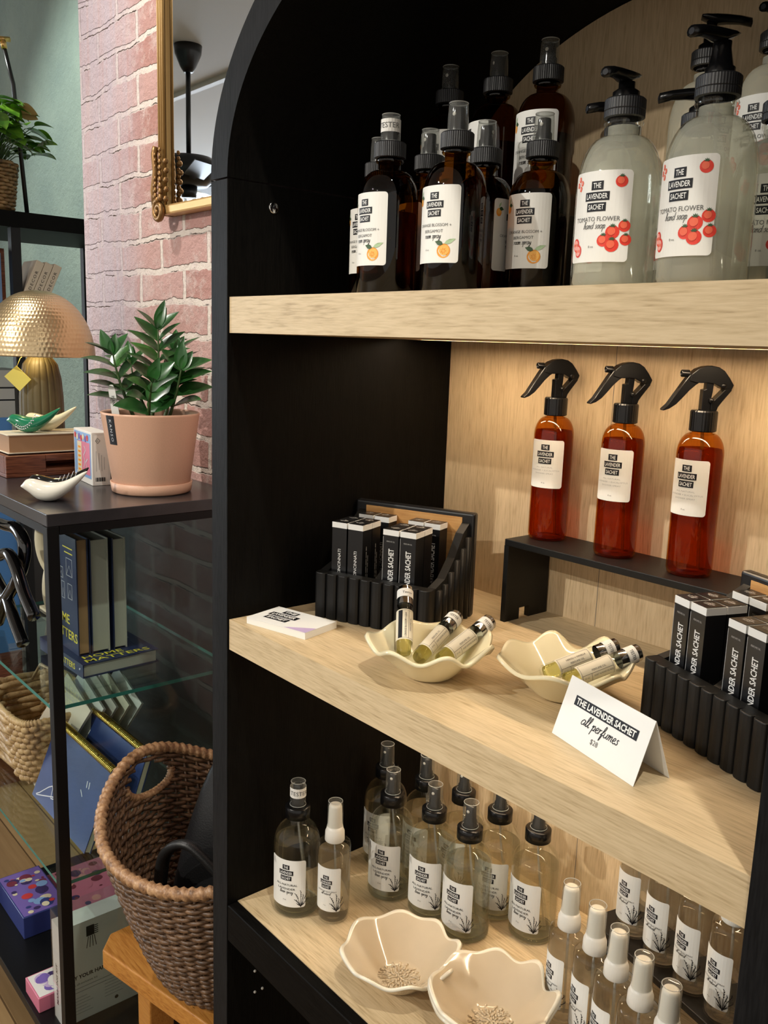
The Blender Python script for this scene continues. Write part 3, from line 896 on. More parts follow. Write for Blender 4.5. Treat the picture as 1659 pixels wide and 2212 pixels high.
def mist_cap(t, zc, ribs=True, dot=True, rc=0.0156, hcol=0.0145, hcap=0.0315, ro=0.0099, capmat='overcap'):
    mb = MB()
    mb.lathe([(rc * 0.80, zc - 0.0005), (rc, zc), (rc, zc + hcol - 0.0012), (rc - 0.0012, zc + hcol), (ro * 0.9, zc + hcol), (0, zc + hcol)], 'collar_plastic' if ribs else 'black_plastic', 144 if ribs else 48, None, ribbed(48, 0.022) if ribs else None, smooth=not ribs)
    mb.build('collar', t)
    z = zc + hcol
    mb = MB()
    mb.lathe([(0.0078, z - 0.001), (0.0078, z + 0.008), (0.0066, z + 0.0095), (0.0062, z + hcap - 0.0055), (0.0056, z + hcap - 0.0045), (0, z + hcap - 0.0045)], 'black_plastic', 32)
    if dot:
        mb.lathe([(0, 0.0008), (0.0017, 0.0008), (0.0019, 0.0)][::-1], 'white_plastic', 14, Matrix.Translation((0, -0.0060, z + hcap - 0.0105)) @ Matrix.Rotation(PI / 2, 4, 'X'))
    mb.build('sprayer', t)
    mb = MB()
    mb.lathe([(ro, z + 0.0003), (ro * 0.97, z + hcap * 0.6), (ro * 0.90, z + hcap - 0.001), (ro * 0.86, z + hcap), (ro * 0.80, z + hcap), (0, z + hcap - 0.0004)], capmat, 40)
    for rr, zz in ((ro, z + 0.0009), (ro * 0.89, z + hcap - 0.0004)):
        mb.tube([(rr * math.cos(2 * PI * q / 36), rr * math.sin(2 * PI * q / 36), zz) for q in range(36)], 0.00045, 'cap_rim', 6, closed=True)
    mb.build('overcap', t)
    return z + hcap
def straw(t, z1, z0, dx, dy):
    mb = MB()
    mb.tube([(0.0, 0, z1), (dx * 0.3, dy * 0.3, z0 + (z1 - z0) * 0.6), (dx, dy, z0)], 0.0013, 'dip_tube', 8)
    mb.build('dip_tube', t)
# ---- amber room spray
def amber_label(R, w2, z0, z1, sc):
    lab = Lab(cyl(R))
    lab.rect(-w2, z0, w2, z1, 'paper', 0.0003, 0.003 * sc)
    H = z1 - z0
    brand(lab, 0, z1 - 0.135 * H, 0.0063 * sc)
    lab.text('ORANGE BLOSSOM +', 0, z0 + 0.490 * H, 0.0027 * sc, 'ink_grey', width=0.036 * sc)
    lab.text('BERGAMOT', 0, z0 + 0.412 * H, 0.0027 * sc, 'ink_grey', width=0.021 * sc)
    lab.script('room spray', -0.001, z0 + 0.335 * H, 0.0026 * sc, 'ink')
    lab.text('8 oz.', -0.006 * sc, z0 + 0.17 * H, 0.0017 * sc, 'ink_grey')
    ox, oz = 0.0115 * sc, z0 + 0.155 * H
    lab.disc(ox, oz, 0.0064 * sc, 'orange_print', 0.0005, n=22)
    lab.disc(ox + 0.0006, oz + 0.0008, 0.0048 * sc, 'orange_print_light', 0.00065, n=18)
    for k in range(7):
        a = 2 * PI * k / 7
        lab.leaf(ox + 0.0009 * math.cos(a), oz + 0.0009 * math.sin(a), 0.0022 * sc, 0.0007 * sc, a, 'orange_print', 0.0008)
    lab.leaf(ox - 0.0005, oz + 0.0058 * sc, 0.0085 * sc, 0.0042 * sc, PI * 0.90, 'leaf_print', 0.0008)
    lab.leaf(ox + 0.0005, oz + 0.0062 * sc, 0.0115 * sc, 0.0036 * sc, 0.42, 'leaf_print_pale', 0.0007)
    ox, oz = -w2 + 0.0052 * sc, z1 - 0.19 * H
    lab.disc(ox, oz, 0.0040 * sc, 'orange_print', 0.0005, 0.75, 16)
    lab.disc(ox, oz + 0.0008, 0.0027 * sc, 'orange_print_light', 0.0007, 0.75, 14)
    lab.leaf(ox, oz + 0.0038 * sc, 0.0055 * sc, 0.0036 * sc, -0.2, 'leaf_print', 0.0008)
    lab.leaf(ox - 0.0004, oz + 0.0045 * sc, 0.0060 * sc, 0.0018 * sc, 1.1, 'leaf_print_pale', 0.0007)
    return lab.mb
def amber_bottle(label, lsc=1.0):
    sc, R, hcol, hb = 1.0, 0.0300, 0.135, 0.094
    t = thing('spray_bottle', label, 'bottle', (0, 0, 0), 0, None)
    hs = hcol - hb - 0.012 * sc
    mb = MB(); mb.lathe(boston(R, hb, hs, 0.0112 * sc, hcol + 0.004), 'amber_glass', 56); mb.lathe([(0.0132 * sc, hcol - 0.0045), (0.0140 * sc, hcol - 0.003), (0.0132 * sc, hcol - 0.0015)], 'amber_glass', 40); mb.build('glass', t)
    mb = MB(); mb.lathe(boston(R, hb, hs, 0.0112 * sc, hcol, 0.0016, 0.002, hb - 0.012), 'brown_liquid', 48); mb.build('liquid', t)
    amber_label(R, 0.0255 * lsc, 0.030 / lsc, 0.099 * (1 + (lsc - 1) * 0.3), lsc).build('label', t)
    mist_cap(t, hcol, True, True, 0.0156 * (1.07 if sc > 1.05 else 1), 0.0145, 0.0262)
    return t
a0 = amber_bottle('amber room spray bottle with TESTER band on its cap, front of the top shelf')
GA = 'amber spray bottles on the top shelf'
a0['group'] = GA
def put(root, x, y, z, off):
    root.location = (x, y, z); root.rotation_euler = (0, 0, az_to(x, y, off))
put(a0, 0.176, 0.081, TT, -50)
amb = [a0]
for lb, x, y, off in (
    ('amber room spray bottle in the middle of the front row, right of the TESTER one', 0.256, 0.095, -38),
    ('amber room spray bottle at the front right, nearest the tomato hand soaps', 0.290, 0.177, -27),
    ('amber spray bottle mostly hidden behind the amber one with the TESTER band', 0.088, 0.140, -45),
    ('amber spray bottle behind the gap between the two left front ones', 0.160, 0.149, -60),
    ('amber spray bottle behind and right of the front middle amber bottle', 0.228, 0.163, 70)):
    amb.append(dup(a0, lb, (x, y, TT), az_to(x, y, off), GA))
tester_band(0.0096, 0.135 + 0.0145 + 0.0150, 0.0120, a0, 'TESTER')
for lb, x0, x1 in (('black riser under the raised amber bottles on the top shelf', 0.068, 0.290), ('black riser under the back soap bottles on the top shelf', 0.345, 0.500)):
    t = thing('display_riser', lb, 'riser', (x0, 0.1955 if x0 < 0.2 else 0.24, TT))
    w_ = x1 - x0
    mb = MB(); mb.box(0, w_, 0, 0.10, 0.082, 0.088, 'black_matte'); mb.build('top_board', t, bevel=0.0006)
    for xx in (0, w_ - 0.006):
        mb = MB(); mb.box(xx, xx + 0.006, 0, 0.10, 0, 0.082, 'black_matte'); mb.build('leg', t)
c0 = amber_bottle('amber spray bottle raised on the riser at the back, leftmost of the raised three', 1.12)
c0['group'] = GA
put(c0, 0.1055, 0.2260, TT + 0.0882, -40)
for lb, x, y, off in (('amber spray bottle raised on the riser, middle one of the raised three', 0.177, 0.2290, -70),
                      ('amber spray bottle raised on the riser, rightmost and nearest the soaps', 0.243, 0.2330, -30)):
    dup(c0, lb, (x, y, TT + 0.0882), az_to(x, y, off), GA)
# ---- tomato hand soap
def tomato(lab, u, w, r, light=False):
    lab.disc(u, w, r, 'red_print', 0.0005, 1.05, 18)
    lab.disc(u - r * 0.15, w + r * 0.15, r * 0.6, 'red_print_light', 0.0007, 1.0, 14)
    for k in range(5):
        lab.leaf(u, w + r * 0.75, r * 0.55, r * 0.18, 0.4 + k * 0.6, 'leaf_print', 0.00085)
def tomato_half(lab, u, w, r):
    lab.disc(u, w, r, 'red_print', 0.0005, 0.8, 18)
    lab.disc(u, w, r * 0.75, 'pink_print', 0.0007, 0.8, 14)
    for k in (-1, 1):
        lab.disc(u + k * r * 0.3, w, r * 0.24, 'red_print_light', 0.0009, 0.8, 10)
def soap_bottle(label):
    t = thing('soap_bottle', label, 'bottle')
    R, hb, hs, hcol = 0.0325, 0.076, 0.041, 0.131
    mb = MB(); mb.lathe(boston(R, hb, hs, 0.0132, hcol + 0.004), 'clear_glass', 56); mb.lathe([(0.0142, hcol - 0.006), (0.0152, hcol - 0.0042), (0.0142, hcol - 0.002)], 'clear_glass', 40); mb.build('glass', t)
    mb = MB(); mb.lathe(boston(R, hb, hs, 0.0132, hcol, 0.0016, 0.003, 0.1245), 'soap_liquid', 56); mb.build('soap', t)
    lab = Lab(cyl(R)); w2 = 0.0254; z0, z1 = 0.0215, 0.088; H = z1 - z0
    lab.rect(-w2, z0, w2, z1, 'paper', 0.0003, 0.003)
    brand(lab, -0.001, z1 - 0.16 * H, 0.0064)
    lab.text('TOMATO FLOWER', -0.001, z0 + 0.475 * H, 0.0033, 'ink_grey', width=0.038)
    lab.script('hand soap', -0.002, z0 + 0.385 * H, 0.0027, 'ink_grey')
    lab.text('8 oz.', -0.003, z0 + 0.17 * H, 0.0017, 'ink_grey')
    tomato(lab, 0.0172, z1 - 0.125 * H, 0.0043)
    for du, dw, r in ((-0.0065, 0.0, .0046), (0.0085, 0.0105, .0043), (0.0, 0.0060, .0050), (0.0100, 0.0005, .0042), (0.0, -0.0035, .0050)):
        tomato(lab, 0.0130 + du, z0 + 0.235 * H + dw, r)
    tomato_half(lab, -w2 + 0.0062, z0 + 0.20 * H, 0.0050); tomato_half(lab, -w2 + 0.0095, z0 + 0.13 * H, 0.0048)
    for du, dw in ((0.004, 0), (0.006, 0.004), (0.0075, -0.003), (0.009, 0.001)):
        lab.disc(-w2 + du, z1 - 0.13 * H + dw, 0.0021, 'red_print_light', 0.0005, 0.8, 10)
        lab.disc(-w2 + du, z1 - 0.13 * H + dw, 0.0011, 'pink_print', 0.0007, 0.8, 8)
    lab.mb.build('label', t)
    mb = MB(); mb.lathe([(0.0130, hcol - 0.0005), (0.0155, hcol), (0.0155, hcol + 0.0045), (0.0151, hcol + 0.005), (0.0155, hcol + 0.0055), (0.0155, hcol + 0.0128), (0.0142, hcol + 0.0140), (0, hcol + 0.0140)], 'collar_plastic', 144, None, ribbed(48, 0.012), smooth=False); mb.build('collar', t)
    straw(t, hcol, 0.01, 0.006, 0.004)
    return t, hcol + 0.014
def pump_head(t, z, up=0.0, rot=0.0, lift=0.0):
    M = Matrix.Rotation(rot, 4, 'Z')
    mb = MB()
    mb.lathe([(0.0102, z), (0.0102, z + 0.0048), (0.0085, z + 0.006), (0.0062, z + 0.0075 + lift), (0.0062, z + 0.012 + lift), (0, z + 0.012 + lift)], 'black_plastic', 32)
    if up:
        mb.lathe([(0.0048, z + 0.012), (0.0048, z + 0.014 + up), (0, z + 0.014 + up)], 'black_gloss', 20)
    zh = z + 0.0105 + up + lift
    # nozzle: cross-sections along local -Y
    secs = [(0.0095, 0.0075, 0.0060, 0.0088, 0.0005), (0.0050, 0.0086, 0.0036, 0.0094, 0.0), (-0.0040, 0.0082, 0.0, 0.0096, 0.0), (-0.0130, 0.0062, 0.0004, 0.0090, 0.0), (-0.0250, 0.0048, -0.0004, 0.0074, 0.0), (-0.0350, 0.0042, -0.0030, 0.0050, 0.0)]
    vs = []; fs = []
    for (y, hw, zb, zt, _) in secs:
        for k in range(10):
            a = 2 * PI * k / 10
            vs.append(M @ Vector((hw * math.cos(a), y, zh + (zb + zt) / 2 + (zt - zb) / 2 * math.sin(a))))
    for i in range(len(secs) - 1):
        for k in range(10):
            j = (k + 1) % 10
            fs.append((i * 10 + k, i * 10 + j, (i + 1) * 10 + j, (i + 1) * 10 + k))
    fs.append(tuple(range(10))[::-1]); n = (len(secs) - 1) * 10; fs.append(tuple(n + k for k in range(10)))
    mb.add(vs, fs, 'black_plastic', True)
    mb.lathe([(0, 0.0004), (0.0022, 0.0004)], 'ink', 12, M @ Matrix.Translation((0, -0.0352, zh + 0.001)) @ Matrix.Rotation(PI / 2, 4, 'X'))
    return mb.build('pump', t)
GS = 'tomato hand soap bottles on the top shelf'
s0, zt = soap_bottle('tomato hand soap bottle at the front, left one of the two front soaps')
put(s0, 0.446, 0.088, TT, -27); s0['group'] = GS
s2 = dup(s0, 'tomato hand soap bottle at the front right of the top shelf, largest in view', (0.527, 0.082, TT), az_to(0.527, 0.082, -35), GS)
s3 = dup(s0, 'hand soap bottle hidden behind the left front soap, only its spout showing', (0.393, 0.160, TT), az_to(0.393, 0.160, -60), GS)
s4 = dup(s0, 'hand soap bottle behind the right front soap, its collar showing left of it', (0.464, 0.166, TT), az_to(0.464, 0.166, -75), GS)
s7 = dup(s0, 'hand soap bottle at the right edge of the picture, behind the largest soap', (0.530, 0.172, TT), az_to(0.530, 0.172, -8), GS)
s6 = dup(s0, 'hand soap bottle on the back riser with its pump raised and turned right', (0.392, 0.285, TT + 0.0882), az_to(0.392, 0.285, 30), GS)
s9 = dup(s0, 'hand soap bottle on the back riser, cut by the right edge of the picture', (0.462, 0.280, TT + 0.0882), az_to(0.462, 0.280, -25), GS)
for s_ in (s0, s3, s4, s7, s9):
    pump_head(s_, zt, 0.0)
pump_head(s2, zt, 0.0, 0.0, 0.010)
pump_head(s6, zt, 0.012, math.radians(95) - math.radians(30))
# ---- amber shower sprays with trigger heads
def shower(label):
    t = thing('trigger_spray_bottle', label, 'bottle')
    R, H = 0.0232, 0.149
    prof = [(0, 0.002), (R * 0.7, 0.0015), (R * 0.8, 0), (R * 0.95, 0.0012), (R, 0.006), (R, H - 0.024)]
    for i in range(1, 9):
        a = PI / 2 * i / 8
        prof.append((0.0100 + (R - 0.0100) * math.cos(a), H - 0.024 + 0.022 * math.sin(a)))
    prof.append((0.0100, H + 0.004))
    mb = MB(); mb.lathe(prof, 'amber_plastic', 56); mb.build('bottle_body', t)
    q = [(max(0, r - 0.0014), z + (0.002 if z < 0.01 else 0)) for r, z in prof if z < H - 0.022] + [(R - 0.0025, H - 0.018), (0, H - 0.018)]
    mb = MB(); mb.lathe(q, 'amber_liquid', 48); mb.build('liquid', t)
    lab = Lab(cyl(R)); w2 = 0.0222; z0, z1 = 0.064, 0.1205; h = z1 - z0
    lab.rect(-w2, z0, w2, z1, 'paper', 0.0003, 0.003)
    brand(lab, 0, z1 - 0.15 * h, 0.0066)
    lab.text('ALL NATURAL', 0, z0 + 0.435 * h, 0.0016, 'ink_faint', width=0.020)
    lab.text('LAVENDER + EUCALYPTUS', 0, z0 + 0.37 * h, 0.0016, 'ink_faint', width=0.036)
    lab.text('SHOWER SPRAY', 0, z0 + 0.305 * h, 0.0016, 'ink_faint', width=0.022)
    lab.text('8 oz.', 0, z0 + 0.11 * h, 0.0016, 'ink_grey')
    lab.mb.build('label', t)
    mb = MB(); mb.lathe([(0.0115, H - 0.001), (0.0134, H), (0.0134, H + 0.019), (0.0124, H + 0.0205), (0, H + 0.0205)], 'black_plastic', 96, None, ribbed(32, 0.012), smooth=False); mb.build('collar', t)
    k = 0.000192
    def P(pts):
        return [((365 - x) * k, (320 - y) * k) for x, y in pts]
    T = Matrix.Translation((0, 0, H + 0.0205)) @ Matrix(((0, 0, 1, 0), (-1, 0, 0, 0), (0, 1, 0, 0), (0, 0, 0, 1)))
    head = P([(330, 320), (335, 215), (358, 205), (360, 178), (330, 166), (300, 180), (262, 168), (270, 132), (300, 106), (335, 92), (370, 87), (410, 94), (440, 112), (470, 148), (494, 184), (486, 214), (462, 246), (440, 276), (424, 300), (418, 320)])
    # leave the triangular gap below the arch open
    upper = P([(300, 178), (262, 170), (268, 134), (300, 106), (335, 92), (370, 87), (410, 94), (440, 112), (470, 148), (494, 184), (486, 206), (455, 210), (425, 196), (392, 180), (356, 176), (325, 178)])
    stem_ = P([(340, 320), (340, 212), (356, 208), (357, 174), (393, 178), (391, 222), (386, 262), (386, 320)])
    rear = P([(386, 320), (386, 270), (402, 262), (430, 232), (452, 206), (488, 200), (486, 214), (462, 246), (440, 276), (424, 300), (418, 320)])
    trig = P([(300, 112), (330, 120), (330, 168), (300, 188), (268, 218), (235, 258), (205, 292), (172, 316), (140, 328), (137, 320), (165, 292), (190, 252), (215, 212), (240, 172), (262, 140)])
    mb = MB()
    for poly_, hw in ((upper, 0.0068), (stem_, 0.0050), (rear, 0.0060)):
        mb.prism(poly_, -hw, hw, 'black_plastic', T)
    mb.lathe([(0.0036, 0), (0.0036, 0.008), (0.0022, 0.008), (0.0022, 0.006), (0, 0.006)], 'black_plastic', 16, Matrix.Translation((0, -0.0190, H + 0.0205 + 0.0362)) @ Matrix.Rotation(PI / 2, 4, 'X'))
    mb.lathe([(0.0028, -0.0075), (0.0028, 0.0075), (0.0015, 0.008), (0, 0.008)], 'black_plastic', 14, T @ Matrix.Translation((-0.0150, 0.0250, 0)))
    mb.lathe([(0.0026, -0.0075), (0.0026, 0.0075), (0.0012, 0.008), (0, 0.008)], 'black_plastic', 14, T @ Matrix.Translation((-0.0040, 0.0100, 0)))
    mb.build('trigger_head', t, bevel=0.0014, bseg=3)
    mb = MB(); mb.prism(trig, -0.0055, 0.0055, 'black_plastic', T); mb.build('trigger', t, bevel=0.0016, bseg=3)
    mb = MB(); mb.tube([(0, 0, H), (0.004, 0.003, 0.08), (0.007, 0.006, 0.006)], 0.0018, 'dip_tube', 8); mb.build('dip_tube', t)
    return t
RZ = 1.2620
GT = 'amber shower sprays on the black riser'
h0 = shower('amber trigger spray bottle on the black riser, left one of the three')
def put_shower(o, x, y, off):
    o.location = (x, y, RZ + 0.0002); o.rotation_euler = (0, 0, az_to(x, y, off))
put_shower(h0, 0.2135, 0.318, -22); h0['group'] = GT
h1 = dup(h0, 'amber trigger spray bottle on the black riser, middle one of the three', (0.3135, 0.314, RZ + 0.0002), az_to(0.3135, 0.314, -24), GT)
h2 = dup(h0, 'amber trigger spray bottle on the black riser, right one of the three', (0.4085, 0.311, RZ + 0.0002), az_to(0.4085, 0.311, -28), GT)
for o in (h0, h1, h2):     # the trigger heads are screwed on turned away from the labels
    for ch in o.children:
        if ch.name.split('.')[0] in ('trigger_head', 'trigger'):
            ch.rotation_euler = (0, 0, math.radians(-42))
t = thing('display_riser', 'long black riser against the oak back, carrying three amber trigger sprays', 'riser', (0.189, 0.270, MT_))
Wd = 0.436; hh = RZ - MT_
mb = MB(); mb.box(0, Wd, 0, 0.078, hh - 0.008, hh, 'black_matte'); mb.build('top_board', t, bevel=0.0008)
for x in (0, Wd - 0.007):
    mb = MB(); Ml = Matrix.Translation((x, 0, 0)) @ Matrix(((0, 0, 1, 0), (1, 0, 0, 0), (0, 1, 0, 0), (0, 0, 0, 1)))
    mb.prism([(0, 0), (0.026, 0), (0.026, 0.014), (0.044, 0.014), (0.044, 0), (0.078, 0), (0.078, hh - 0.008), (0, hh - 0.008)], 0, 0.007, 'black_matte', Ml); mb.build('leg', t)
# ---- clear linen sprays
def linen(label):
    t = thing('linen_spray_bottle', label, 'bottle')
    R, hb, hs, hcol = 0.0292, 0.088, 0.028, 0.124
    mb = MB(); mb.lathe(boston(R, hb, hs, 0.0108, hcol + 0.003), 'clear_glass', 56); mb.lathe([(0, 0.0018), (R * 0.6, 0.0016), (R * 0.86, 0.0006), (R * 0.965, 0.0025), (R * 0.965, 0.0055), (R * 0.7, 0.0042), (0, 0.0062)], 'glass_base', 48); mb.build('glass', t)
    mb = MB(); mb.lathe(boston(R, hb, hs, 0.0108, hcol, 0.0016, 0.0066, 0.0945), 'water', 56); mb.build('liquid', t)
    lab = Lab(cyl(R)); w2 = 0.0250; z0, z1 = 0.0165, 0.0795; H = z1 - z0
    lab.rect(-w2, z0, w2, z1, 'paper', 0.0003, 0.003)
    brand(lab, 0, z1 - 0.155 * H, 0.0060)
    lab.text('ALL-NATURAL', 0.0005, z0 + 0.475 * H, 0.0027, 'ink', width=0.028)
    lab.text('LAVENDER', 0.0005, z0 + 0.39 * H, 0.0027, 'ink', width=0.023)
    lab.script('linen spray', 0.0005, z0 + 0.31 * H, 0.0024, 'ink')
    lab.text('8 oz.', -0.001, z0 + 0.155 * H, 0.0016, 'ink_grey')
    sprig(lab, w2 - 0.0060, z0 + 0.012 * H, 0.0215)
    for a in (-0.5, 0.0, 0.5):
        lab.stroke([(-w2 + 0.005, z1 - 0.002), (-w2 + 0.005 + 0.006 * math.sin(a), z1 - 0.010)], 0.0006, 'ink_faint')
    lab.mb.build('label', t)
    mist_cap(t, hcol, False, True, 0.0156, 0.0150, 0.0315, 0.0099, 'overcap_clear')
    straw(t, hcol, 0.008, 0.014, 0.006)
    return t
GL = 'clear linen spray bottles on the lowest shelf'
n0 = linen('clear linen spray bottle with a TESTER band on its cap, leftmost on the lowest shelf')
n0['group'] = GL
put(n0, 0.0537, 0.0692, BT, -27)
for lb, x, y, off in (
    ('clear linen spray at the back left, half hidden behind the front left untested one', 0.040, 0.226, -35),
    ('clear linen spray, left one of the front three beside the ruffled bowl', 0.101, 0.184, -24),
    ('clear linen spray, middle one of the front three behind the ruffled bowl', 0.161, 0.201, -25),
    ('frontmost clear linen spray, right one of the front three behind the bowl', 0.219, 0.205, -34),
    ('back row clear linen spray, its label half covered by the frontmost one', 0.212, 0.266, -20),
    ('clear linen spray at the right end, nearest the white capped bug sprays', 0.271, 0.269, -33),
    ('back row clear linen spray behind the left and middle front bottles', 0.097, 0.247, -40),
    ('back row clear linen spray, third cap from the left among the back ones', 0.152, 0.262, -40)):
    dup(n0, lb, (x, y, BT + 0.0003), az_to(x, y, off), GL)
n0.location.z = BT + 0.0003
tester_band(0.0098, 0.124 + 0.0150 + 0.0185, 0.0125, n0)
# ---- bug sprays with white caps
def bug(label):
    t = thing('bug_spray_bottle', label, 'bottle')
    R, hb = 0.0202, 0.103
    prof = [(0, 0.0015), (R * 0.6, 0.001), (R * 0.78, 0), (R * 0.94, 0.0012), (R, 0.006), (R, hb - 0.006), (R * 0.96, hb - 0.002), (R * 0.82, hb), (0.0100, hb + 0.002), (0.0100, hb + 0.008)]
    mb = MB(); mb.lathe(prof, 'clear_plastic', 48); mb.build('bottle_body', t)
    q = [(max(0, r - 0.0012), z + 0.002) for r, z in prof[:5]] + [(R - 0.0012, hb - 0.012), (0, hb - 0.012)]
    mb = MB(); mb.lathe(q, 'water_bug', 48); mb.build('liquid', t)
    lab = Lab(cyl(R)); w2 = 0.0176; z0, z1 = 0.0185, 0.0765; H = z1 - z0
    lab.rect(-w2, z0, w2, z1, 'paper', 0.0003, 0.0025)
    brand(lab, -0.001, z1 - 0.22 * H, 0.0050)
    lab.text('LAVENDER BUG SPRAY', 0, z0 + 0.465 * H, 0.0018, 'ink_grey', width=0.025)
    lab.script('all natural', -0.001, z0 + 0.40 * H, 0.0017, 'ink')
    lab.text('4 oz.', -0.002, z0 + 0.14 * H, 0.0013, 'ink_grey')
    sprig(lab, w2 - 0.0050, z0 + 0.012 * H, 0.0225)
    lab.mb.build('label', t)
    zc = hb + 0.001
    mb = MB(); mb.lathe([(0.0116, zc), (0.0122, zc + 0.0008), (0.0118, zc + 0.0120), (0.0104, zc + 0.0150), (0.0098, zc + 0.0190), (0, zc + 0.019)], 'white_plastic', 120, None, ribbed(40, 0.008), smooth=True); mb.build('collar', t)
    z = zc + 0.019
    mb = MB(); mb.lathe([(0.0090, z), (0.0086, z + 0.009), (0.0080, z + 0.025), (0.0070, z + 0.0278), (0.0042, z + 0.0288), (0, z + 0.0270)], 'white_plastic', 32); mb.build('sprayer', t)
    mb = MB(); mb.lathe([(0.0099, z - 0.006), (0.0094, z + 0.022), (0.0090, z + 0.0315), (0.0084, z + 0.0325), (0.0070, z + 0.0320), (0, z + 0.0315)], 'overcap_clear', 40)
    for rr, zz in ((0.0098, z - 0.0055), (0.0086, z + 0.0322)):
        mb.tube([(rr * math.cos(2 * PI * q / 36), rr * math.sin(2 * PI * q / 36), zz) for q in range(36)], 0.00045, 'cap_rim', 6, closed=True)
    mb.build('overcap', t)
    straw(t, hb, 0.008, 0.008, -0.004)
    return t
GB = 'bug spray bottles with white caps'
g0 = bug('small clear bug spray with white cap, beside the leftmost linen spray with TESTER band')
g0['group'] = GB
put(g0, 0.0985, 0.0935, BT + 0.0003, -25)
ordn = ('first', 'second', 'third', 'fourth', 'fifth')
for i, (x, y) in enumerate(((0.382, 0.190), (0.4215, 0.181), (0.4575, 0.167), (0.495, 0.152), (0.5325, 0.138))):
    dup(g0, 'bug spray with white cap, %s from the left in the slanting front row' % ordn[i], (x, y, BT + 0.0003), az_to(x, y, -55), GB)
R2H = 0.065
for i, (x, y) in enumerate(((0.397, 0.290), (0.4425, 0.2745), (0.4865, 0.2620), (0.5290, 0.2490))):
    dup(g0, 'bug spray on the low black riser, %s from the left, cap hidden' % ordn[i], (x, y, BT + R2H + 0.0003), az_to(x, y, -40), GB)
t = thing('display_riser', 'low black riser under the back row of bug sprays on the lowest shelf', 'riser', (0.352, 0.268, BT), math.radians(-14))
mb = MB(); mb.box(0, 0.245, 0, 0.074, R2H - 0.008, R2H, 'black_matte'); mb.build('top_board', t, bevel=0.0008)
for x in (0, 0.238):
    mb = MB(); mb.box(x, x + 0.007, 0, 0.074, 0, R2H - 0.008, 'black_matte'); mb.build('leg', t)
# ------------------------------------------------------------------ ruffled dishes
def ruffle(R, H, n, amp, lip, phase, base=0.40, wob=0.12, mat='cream_glaze', thick=0.0036, edge=None):
    mb = MB()
    NR, NA = 22, 144
    def P(t, a):
        k = max(0.0, (t - base) / (1 - base))
        wv = math.cos(n * a + phase + 0.5 * math.sin(a)) * (0.75 + 0.45 * math.cos(a + phase)) + 0.25 * math.cos((n - 2) * a + 0.7)
        r = R * (t + k * k * wob * wv * 0.5)
        z = thick + H * (0.45 * k ** 1.35 + 0.55 * (1 - (1 - k) ** 1.5)) + amp * k ** 2.2 * wv
        return (r * math.cos(a), r * math.sin(a), z)
    vs = [(0, 0, thick)]; fs = []
    for i in range(1, NR + 1):
        for j in range(NA):
            vs.append(P(i / NR, 2 * PI * j / NA))
    for j in range(NA):
        fs.append((0, 1 + j, 1 + (j + 1) % NA))
    for i in range(NR - 1):
        for j in range(NA):
            a = 1 + i * NA + j; b_ = 1 + i * NA + (j + 1) % NA
            fs.append((a, a + NA, b_ + NA, b_))
    mb.add(vs, fs, mat, True)
    if edge:
        mi = mb.mi(edge)
        for q in range(len(mb.f) - NA, len(mb.f)):
            mb.m[q] = mi
    return mb
def dish(name, label, x, y, z, rot, group, mat, **kw):
    t = thing(name, label, 'dish', (x, y, z), rot, group)
    o = ruffle(mat=mat, **kw).build('dish_body', t)
    md = o.modifiers.new('thickness', 'SOLIDIFY'); md.thickness = kw.get('thick', 0.0036); md.offset = -1
    return t
GD = 'cream ruffled dishes holding the perfume vials'
dish('ruffled_dish', 'cream ruffled dish holding three perfume testers, beside the business cards', 0.272, 0.074, MT_ + 0.0003, 0.4, GD, 'cream_glaze', R=0.062, H=0.034, n=7, amp=0.0060, lip=0, phase=0.5, wob=0.10, base=0.34)
dish('ruffled_dish', 'cream ruffled dish holding two perfume testers, behind the folded price card', 0.385, 0.143, MT_ + 0.0003, 1.6, GD, 'cream_glaze', R=0.062, H=0.034, n=7, amp=0.0062, lip=0, phase=0.2, wob=0.10, base=0.34)
GW = 'tan ruffled bowls on the lowest shelf'
def tan_bowl(label, x, y, z, rot):
    t = dish('ruffled_bowl', label, x, y, z, rot, GW, 'tan_glaze', R=0.064, H=0.038, n=8, amp=0.0056, lip=0, phase=0.2, base=0.36, wob=0.105, thick=0.0035, edge='glaze_edge')
    mb = MB()
    rnd = random.Random(3)
    for ring in range(6):
        for k in range(5 + ring * 5):
            a = 2 * PI * k / (5 + ring * 5) + rnd.uniform(-.2, .2)
            r = 0.003 + ring * 0.0038
            p = Vector((r * math.cos(a), r * math.sin(a), 0.0036))
            d = Vector((math.cos(a + rnd.uniform(-.7, .7)), math.sin(a + rnd.uniform(-.7, .7)), 0.0)) * 0.0026
            mb.tube([p - d, p + Vector((0, 0, 0.0008)), p + d], 0.0011, 'tan_glaze', 6)
    mb.build('raised_flower_center', t)
    return t
tan_bowl('tan ruffled bowl with raised flower center, standing alone before the linen sprays', 0.236, 0.083, BT + 0.0003, 0.2)
tan_bowl('tan ruffled bowl, lower one of the stacked pair at the bottom of the picture', 0.350, 0.111, BT + 0.0003, 0.75)
tan_bowl('tan ruffled bowl, upper one nested in the stacked pair at the bottom of the picture', 0.351, 0.110, BT + 0.0003 + 0.0062, 0.75)
